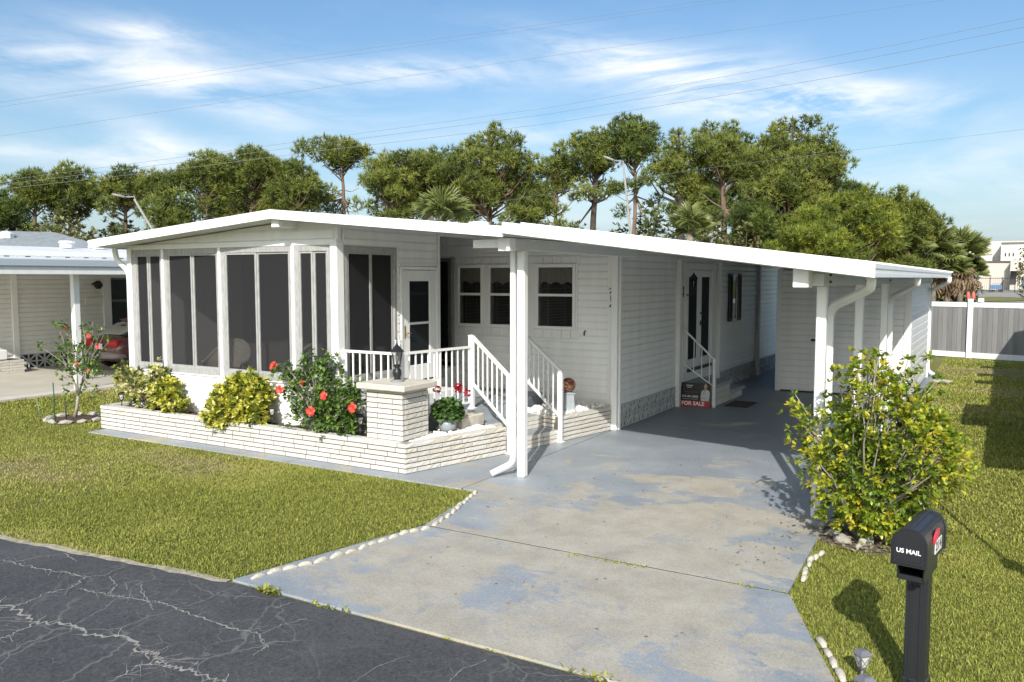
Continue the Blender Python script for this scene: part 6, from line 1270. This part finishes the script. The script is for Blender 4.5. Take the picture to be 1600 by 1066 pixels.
def pine(label, x, topy, wpx, boty, dist, nclump, m=None, dens=42, flat=.66, cr=1.0, lean=0.0, extra=(), bare=0, tb=bark, thick=.17, group='pines behind the house'):
    global TREE_N; TREE_N += 1; r = random.Random(100 + TREE_N); m = m or pine_a
    base = far(x, dist); sc = dist * math.cos(math.atan((x - 800) / 1292)) / 1292; ztop = far_z(topy, dist, x); zbot = far_z(boty, dist, x); rw = wpx / 2 * sc
    root = thing('pine_tree', label, 'tree', (base.x, base.y, 0), group); side = RT * (lean * ztop)
    tp = lambda z: base + side * (z / ztop) ** 1.5 + Vector((math.sin(z * .5 + TREE_N) * .12, math.cos(z * .4 + TREE_N) * .12, z))
    zs = [0, ztop * .25, ztop * .5, ztop * .7, ztop * .85, ztop * .97]; MB().tube([tp(z) for z in zs], [thick * 1.25, thick, thick * .85, thick * .65, thick * .4, thick * .12], 8).build('trunk', tb, root)
    C = []; zc = (ztop + zbot) / 2; zh = (ztop - zbot) / 2; k_ = dist / 62; md = .88 * cr * k_; ph = [r.uniform(0, 6.28) for _ in range(4)]; want = int(nclump * 1.15); tries = 0
    while len(C) < want and tries < want * 30:
        tries += 1; d = Vector((r.uniform(-1, 1), r.uniform(-1, 1), r.uniform(-1, 1))); l = d.length
        if l < .05: continue
        az_ = math.atan2(d.y, d.x); lim = .80 + .20 * math.sin(az_ * 2 + ph[0] + d.z * 3) + .14 * math.sin(az_ * 5 + ph[1] - d.z * 6)
        if l > lim or (l < .40 and r.random() < .75): continue
        p_ = tp(max(1, zc + d.z * zh * .92)) + Vector((d.x * rw, d.y * rw, 0)) * (1.0 if d.z < .2 else 1.0 - .25 * d.z)
        mdk = md * (1.0 if tries < want * 12 else .6)
        if any((p_ - q_).length < mdk for q_ in C): continue
        C.append(p_)
    for k in range(int(nclump * .16)):
        a = r.uniform(0, 6.28); rr = rw * r.uniform(.3, .95); z = zbot - (zbot - ztop * .38) * r.uniform(.1, .9); C.append(tp(max(1, z)) + Vector((math.cos(a) * rr, math.sin(a) * rr, 0)))
    for (ex, ey) in extra: q = far(ex, dist, far_z(ey, dist, ex)); C.append(q + Vector((r.uniform(-.5, .5), r.uniform(-.5, .5), 0)))
    lb = MB()
    for c in C:
        z0 = max(zbot * .8, c.z - (Vector((c.x, c.y)) - Vector((base.x, base.y))).length * .75 - .3); s_ = tp(min(z0, ztop * .95)); mid = s_.lerp(c, .55) + Vector((r.uniform(-.25, .25), r.uniform(-.25, .25), -.12 * (c - s_).length)); lb.tube([s_, mid, c], [thick * .36, thick * .22, thick * .08], 5, caps=False)
    for k in range(bare):
        z0 = r.uniform(zbot * .6, zc); s_ = tp(z0); a = r.uniform(0, 6.28); q = s_ + Vector((math.cos(a), math.sin(a), r.uniform(-.1, .5))) * rw * r.uniform(.5, 1.0); lb.tube([s_, s_.lerp(q, .5) + Vector((0, 0, -.2)), q], [thick * .25, thick * .15, .02], 4, caps=False)
    tag(lb.build('limbs', tb, root), None, None, None, 'stuff')
    k_ = dist / 62; V, Fc, T = tufts(np.array([tuple(c) for c in C]), int(dens), (.68 * cr * k_, .68 * cr * k_, .68 * cr * flat * k_), .38 * k_, .029 * k_, 0)
    o = link('crown', np_mesh('crown', V - np.array(wloc(root)), Fc, m, T), root); o['kind'] = 'stuff'; return root
def vines(root_x, dist, y0, y1, wpx, m, label):
    pass
PINES = [
 ('dark pine cut by the left edge of the picture', 8, 298, 70, 345, 60, 26, dict(m=pine_d)),
 ('round topped pine second from the left edge', 60, 259, 62, 315, 66, 24, dict(bare=6, extra=((30, 285), (45, 300)))),
 ('pine with bare lower branches third from the left', 112, 254, 78, 330, 66, 30, dict(bare=10, extra=((150, 300), (155, 320), (85, 290)))),
 ('small slender pine between the third pine and the leaning street lamp', 196, 258, 66, 320, 64, 22, dict(extra=((225, 305), (180, 330), (180, 290)))),
 ('pine with a pointed top left of the sunroom ridge', 258, 262, 50, 300, 62, 14, dict()),
 ('low bushy pine behind the left roof edge', 268, 296, 66, 352, 60, 26, dict(m=pine_a)),
 ('round crowned pine left of the roof ridge', 330, 234, 82, 290, 62, 34, dict(extra=((300, 300), (345, 310), (360, 330), (330, 325)))),
 ('broad crowned pine directly above the roof ridge', 396, 226, 104, 300, 62, 46, dict(extra=((370, 315), (420, 330), (395, 325), (440, 318)))),
 ('pine with a drooping right side, right of the roof ridge', 458, 246, 84, 320, 60, 34, dict(extra=((480, 228), (476, 240), (500, 320), (512, 300), (440, 335)))),
 ('thin isolated pine with a small high crown', 536, 206, 78, 252, 62, 22, dict(bare=16, extra=((512, 315), (560, 320), (530, 330), (515, 335)))),
 ('mid height pine left of the fan palm', 612, 229, 88, 312, 60, 40, dict(extra=((580, 320), (600, 335), (640, 330)))),
 ('dense pine behind the fan palm', 676, 224, 92, 300, 62, 40, dict(extra=((640, 310), (690, 315), (720, 330)))),
 ('large spreading pine with a high domed crown near the middle', 768, 198, 132, 312, 60, 78, dict(bare=10, thick=.22, extra=((835, 290), (830, 310), (705, 240), (720, 290), (760, 325), (800, 330)))),
 ('narrow pine right of the large domed pine', 870, 226, 62, 290, 62, 24, dict(bare=14, extra=((850, 310), (895, 310), (880, 330)))),
 ('pine with a dark vine clad trunk', 927, 194, 76, 262, 60, 32, dict(tb=bark_d, thick=.26, extra=((950, 290), (915, 290), (940, 305), (960, 295)))),
 ('tallest thin pine with a long bare trunk above the carport', 990, 178, 76, 248, 60, 30, dict(m=pine_d, bare=6, lean=-.012, extra=((1018, 238), (965, 247), (985, 290), (1000, 285), (972, 225)))),
 ('pine with a thick vine covered trunk and one left branch', 1060, 196, 66, 300, 58, 28, dict(tb=bark_d, thick=.34, extra=((1018, 272), (1025, 280), (1045, 262), (1075, 320), (1080, 280), (1060, 330)))),
 ('upright forked pine left of the biggest pine', 1128, 190, 98, 258, 58, 46, dict(thick=.22, extra=((1100, 225), (1150, 270), (1125, 280), (1100, 300), (1160, 240), (1140, 320)))),
 ('biggest pine with a dense tall crown behind the carport roof', 1232, 184, 150, 330, 58, 130, dict(thick=.27, extra=((1195, 215), (1290, 260), (1305, 265), (1160, 330), (1180, 350), (1300, 330)))),
 ('dark pine low between the forked pine and the biggest pine', 1178, 280, 70, 385, 55, 40, dict(m=pine_d)),
 ('bright yellow green pine right of the biggest pine', 1322, 288, 150, 400, 54, 92, dict(m=pine_y, flat=.7)),
 ('low yellow green pine in front of the biggest pine', 1262, 320, 110, 400, 52, 56, dict(m=pine_y)),
 ('smooth domed dark green pine farthest right', 1390, 292, 112, 392, 66, 95, dict(m=pine_a, flat=.7))]
BACK = [('shorter pine filling behind the roof ridge', 366, 282, 80, 345), ('shorter pine right of the broad crowned pine', 432, 280, 76, 345), ('background pine left of the fan palm', 646, 268, 76, 335), ('background pine left of the large domed pine', 722, 258, 76, 335), ('background pine right of the large domed pine', 826, 282, 62, 340), ('background pine behind the forked pine', 1096, 270, 72, 345), ('background pine filling between forked and biggest pine', 1178, 232, 86, 345), ('background pine on the right shoulder of the biggest pine', 1288, 244, 84, 345), ('background pine stepping down at the right of the tree line', 1352, 284, 90, 380)]
PINES += [(lb, x, ty, w, by, 72, 44, dict(m=pine_d, bare=4)) for (lb, x, ty, w, by) in BACK]
for (lb, x, ty, w, by, d, n, kw) in PINES: pine(lb, x, ty + 5, w * 1.12, by + (14 if x < 1100 else 28), d, int(n * 1.12), **kw)
# ------------------------------------------------------------------ palms
def frond_mesh(n, L_, m, droop=.25):
    b = MB(); b.tube([(0, 0, 0), (L_ * .5, 0, .04), (L_ * .75, 0, .0)], [.025, .018, .012], 4, caps=False)
    c = Vector((L_ * .62, 0, .02))
    for k in range(n):
        a = (k / (n - 1) - .5) * 4.0; l = L_ * .62 * (1 - .18 * abs(a) / 2); d = Vector((math.cos(a), math.sin(a), .12 - .1 * abs(a))); s_ = Vector((-math.sin(a), math.cos(a), 0)) * .045 * L_; t = c + d * l - Vector((0, 0, l * droop)); mm = c + d * l * .55 + Vector((0, 0, .02)); b.add([c, mm + s_, t, mm - s_ - Vector((0, 0, .03))], [(0, 1, 2), (0, 2, 3)])
    return b.mesh('frond', m)
palm_g = mat('palm_frond', (.17, .20, .06), .4, var=.25, vscale=3, transl=.15); palm_b = mat('dead_frond', (.26, .185, .12), .85, var=.25, vscale=3); palm_t = mat('palm_trunk', (.22, .18, .14), .95, var=.3, vscale=4, bump=.5)
FG = [frond_mesh(17, 1.0, palm_g, .18 + .06 * k) for k in range(3)]; FD = [frond_mesh(11, 1.0, palm_b, .5) for k in range(2)]
def palm(label, x, topy, wpx, dist, dead=14, live=42, hz=None, group='sabal palms', upright=0):
    base = far(x, dist); sc = dist * math.cos(math.atan((x - 800) / 1292)) / 1292; rw = wpx / 2 * sc; zt = far_z(topy, dist, x); h = zt - rw * .75 if hz is None else hz
    r = thing('palm_tree', label, 'palm', (base.x, base.y, 0), group); MB().tube([base, base + Vector((.1, .1, h * .5)), base + Vector((0, .05, h))], [.24, .20, .18], 8).build('trunk', palm_t, r)
    for k in range(live):
        o = link('frond', FG[k % 3], r, (base.x, base.y + .05, h + rnd.uniform(-.1, .15))); s_ = rw * rnd.uniform(.85, 1.1); o.scale = (s_,) * 3; el = rnd.uniform(-.3, 1.45) if not upright else rnd.uniform(.35, 1.4); o.rotation_euler = (rnd.uniform(-.3, .3), -el, k * 2.4 + rnd.uniform(-.2, .2))
    for k in range(dead):
        o = link('dead_frond', FD[k % 2], r, (base.x, base.y + .05, h - rnd.uniform(.05, .5))); s_ = rw * rnd.uniform(.75, 1.0); o.scale = (s_,) * 3; o.rotation_euler = (rnd.uniform(-.3, .3), rnd.uniform(.7, 1.3), k * 2.4 + rnd.uniform(-.3, .3))
    return r
palm('sabal palm partly behind the yellow green pine', 1414, 352, 78, 66); palm('sabal palm with brown skirt, second from the right of the group', 1458, 366, 76, 70); palm('sabal palm at the right end of the group by the parking lot', 1500, 372, 80, 74)
palm('low sabal palm in the shade between the two right palms', 1480, 396, 66, 70, dead=14); palm('small sabal palm at the foot of the right end palm', 1515, 408, 50, 76, dead=6)
palm('fan palm with long upright fronds just above the roof in the middle', 692, 312, 96, 40, dead=2, live=30, upright=1, group='fan palms over the roof'); palm('fan palm showing above the carport roof vents', 1076, 336, 74, 44, dead=3, live=28, group='fan palms over the roof')
# ------------------------------------------------------------------ scrub under the trees
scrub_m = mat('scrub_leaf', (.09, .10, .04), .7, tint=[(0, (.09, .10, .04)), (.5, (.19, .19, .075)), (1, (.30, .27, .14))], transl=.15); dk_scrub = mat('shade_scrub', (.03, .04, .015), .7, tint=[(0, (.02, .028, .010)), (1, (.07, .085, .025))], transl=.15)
def shrub(label, x, topy, wpx, dist, m, n=260, group='scrub under the pines', L_=.34):
    base = far(x, dist); sc = dist * math.cos(math.atan((x - 800) / 1292)) / 1292; rw = wpx / 2 * sc; h = far_z(topy, dist, x)
    r = thing('scrub_shrub', label, 'shrub', (base.x, base.y, 0), group); C, D = shell(n, (base.x, base.y, h * .5), (rw, rw * .8, h * .52), -.9, .45); C += RG.normal(0, .22, C.shape)
    foliage('foliage', m, r, rosettes(C, D + [0, 0, .4], 5, L_, .09, np.clip(RG.normal(.5, .25, len(C)), 0, 1), 1.2)); stems_mb((base.x, base.y, 0), [tuple(c) for c in C[::16]], .05, .015, .12, int(x)).build('stems', twig_d, r)
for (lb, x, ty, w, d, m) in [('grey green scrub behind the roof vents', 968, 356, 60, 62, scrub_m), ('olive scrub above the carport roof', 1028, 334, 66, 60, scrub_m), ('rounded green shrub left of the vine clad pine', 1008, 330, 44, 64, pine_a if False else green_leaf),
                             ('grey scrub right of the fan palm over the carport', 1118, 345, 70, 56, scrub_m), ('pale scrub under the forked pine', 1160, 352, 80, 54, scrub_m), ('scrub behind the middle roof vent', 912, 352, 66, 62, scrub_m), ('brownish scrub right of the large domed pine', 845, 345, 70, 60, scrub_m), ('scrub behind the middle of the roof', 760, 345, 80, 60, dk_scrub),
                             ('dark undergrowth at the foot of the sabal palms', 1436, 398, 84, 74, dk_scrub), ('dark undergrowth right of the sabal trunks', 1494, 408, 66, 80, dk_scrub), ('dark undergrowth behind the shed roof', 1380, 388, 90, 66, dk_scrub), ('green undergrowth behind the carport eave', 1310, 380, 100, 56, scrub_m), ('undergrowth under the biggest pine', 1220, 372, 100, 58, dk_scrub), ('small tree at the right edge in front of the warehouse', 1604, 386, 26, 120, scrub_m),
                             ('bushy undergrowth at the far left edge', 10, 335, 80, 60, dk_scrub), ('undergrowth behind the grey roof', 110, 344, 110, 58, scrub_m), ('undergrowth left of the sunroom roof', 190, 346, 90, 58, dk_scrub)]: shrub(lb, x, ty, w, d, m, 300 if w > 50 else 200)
V = []; 
fw_pts = []
for _ in range(5200):
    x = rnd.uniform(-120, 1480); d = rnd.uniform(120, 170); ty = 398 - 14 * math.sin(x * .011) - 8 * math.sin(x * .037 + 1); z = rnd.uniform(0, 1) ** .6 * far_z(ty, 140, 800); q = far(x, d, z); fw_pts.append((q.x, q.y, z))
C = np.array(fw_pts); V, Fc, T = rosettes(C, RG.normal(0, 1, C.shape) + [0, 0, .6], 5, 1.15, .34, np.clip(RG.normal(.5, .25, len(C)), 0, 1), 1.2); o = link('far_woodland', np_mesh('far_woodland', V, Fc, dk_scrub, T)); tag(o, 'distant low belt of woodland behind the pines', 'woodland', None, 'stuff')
# ------------------------------------------------------------------ street lamps and power lines
def street_lamp(label, xb, yb, xt, yt, xh, yh, dist):
    b = far(xb, dist, 0); t = far(xt, dist, far_z(yt, dist, xt)); hd_ = far(xh, dist, far_z(yh, dist, xh)); m_ = far(xb, dist, far_z(yb, dist, xb)); d = (t - m_) / max(.1, t.z - m_.z); g0 = m_ - d * m_.z; g0.z = 0
    r = thing('street_lamp', label, 'street lamp', (g0.x, g0.y, 0), 'street lamps behind the houses'); pm = mat('lamp_pole', (.27, .26, .25), .7, var=.1) if 'lamp_pole' not in MATS else MATS['lamp_pole']
    MB().tube([g0, t], [.11, .065], 8).build('pole', pm, r); MB().tube([t - d * .3, t + Vector((0, 0, .15)), hd_], [.05, .05, .04], 6).build('arm', pm, r); u = (hd_ - t).normalized(); MB().loft([[hd_ + u * s_ + Vector((w * c_ * -u.y, w * c_ * u.x, w * s2 * .5)) for c_, s2 in [(math.cos(k * .785), math.sin(k * .785)) for k in range(8)]] for s_, w in ((-.15, .05), (.1, .17), (.6, .19), (.75, .06))]).build('lamp_head', MATS['lamp_pole'], r)
street_lamp('leaning street lamp at left with its head over the pines', 238, 354, 214, 312, 200, 309, 56); street_lamp('leaning grey street lamp pole beside the tallest thin pine', 985, 368, 972, 258, 958, 253, 54)
wire_m = mat('power_wire', (.16, .17, .19), .6)
def wire(label, pts, dist0, dist1, rad):
    P = []
    for k, (x, y) in enumerate(pts):
        d = dist0 + (dist1 - dist0) * k / (len(pts) - 1); v = ray(x, y).normalized(); P.append(Vector((0, 0, CAMZ)) + v * (d / math.hypot(v.x, v.y)))
    o = MB().tube(P, rad, 4, caps=False).build('power_line', wire_m, None, P[0]); tag(o, label, 'power line', 'power lines')
wire('lowest of the three power lines rising to the right over the pines', [(-200, 322), (0, 296), (250, 268), (500, 236), (860, 193), (1170, 143), (1400, 104), (1700, 46)], 50, 44, .013)
wire('middle of the three power lines rising to the right over the pines', [(-200, 316), (0, 289), (250, 258), (500, 225), (860, 178), (1170, 126), (1400, 83), (1700, 22)], 50, 44, .012)
wire('topmost of the three power lines rising to the right over the pines', [(-200, 309), (0, 283), (250, 250), (500, 217), (860, 168), (1170, 113), (1400, 70), (1700, 8)], 50, 44, .010)
wire('thin service wire low over the pines at right', [(560, 352), (800, 312), (1080, 266), (1290, 240), (1700, 190)], 48, 44, .007)
for lb, pts in (('highest thin wire crossing the sky at upper left', [(-100, 176), (0, 160), (400, 100), (800, 45), (1250, -20)]), ('second thin wire crossing the sky at upper left', [(-100, 183), (0, 167), (400, 107), (800, 51), (1250, -14)]), ('single thin wire crossing the sky below the upper left pair', [(-100, 228), (0, 213), (395, 153), (800, 96), (1200, 40), (1560, -12)])):
    wire(lb, pts, 62, 56, .0075)
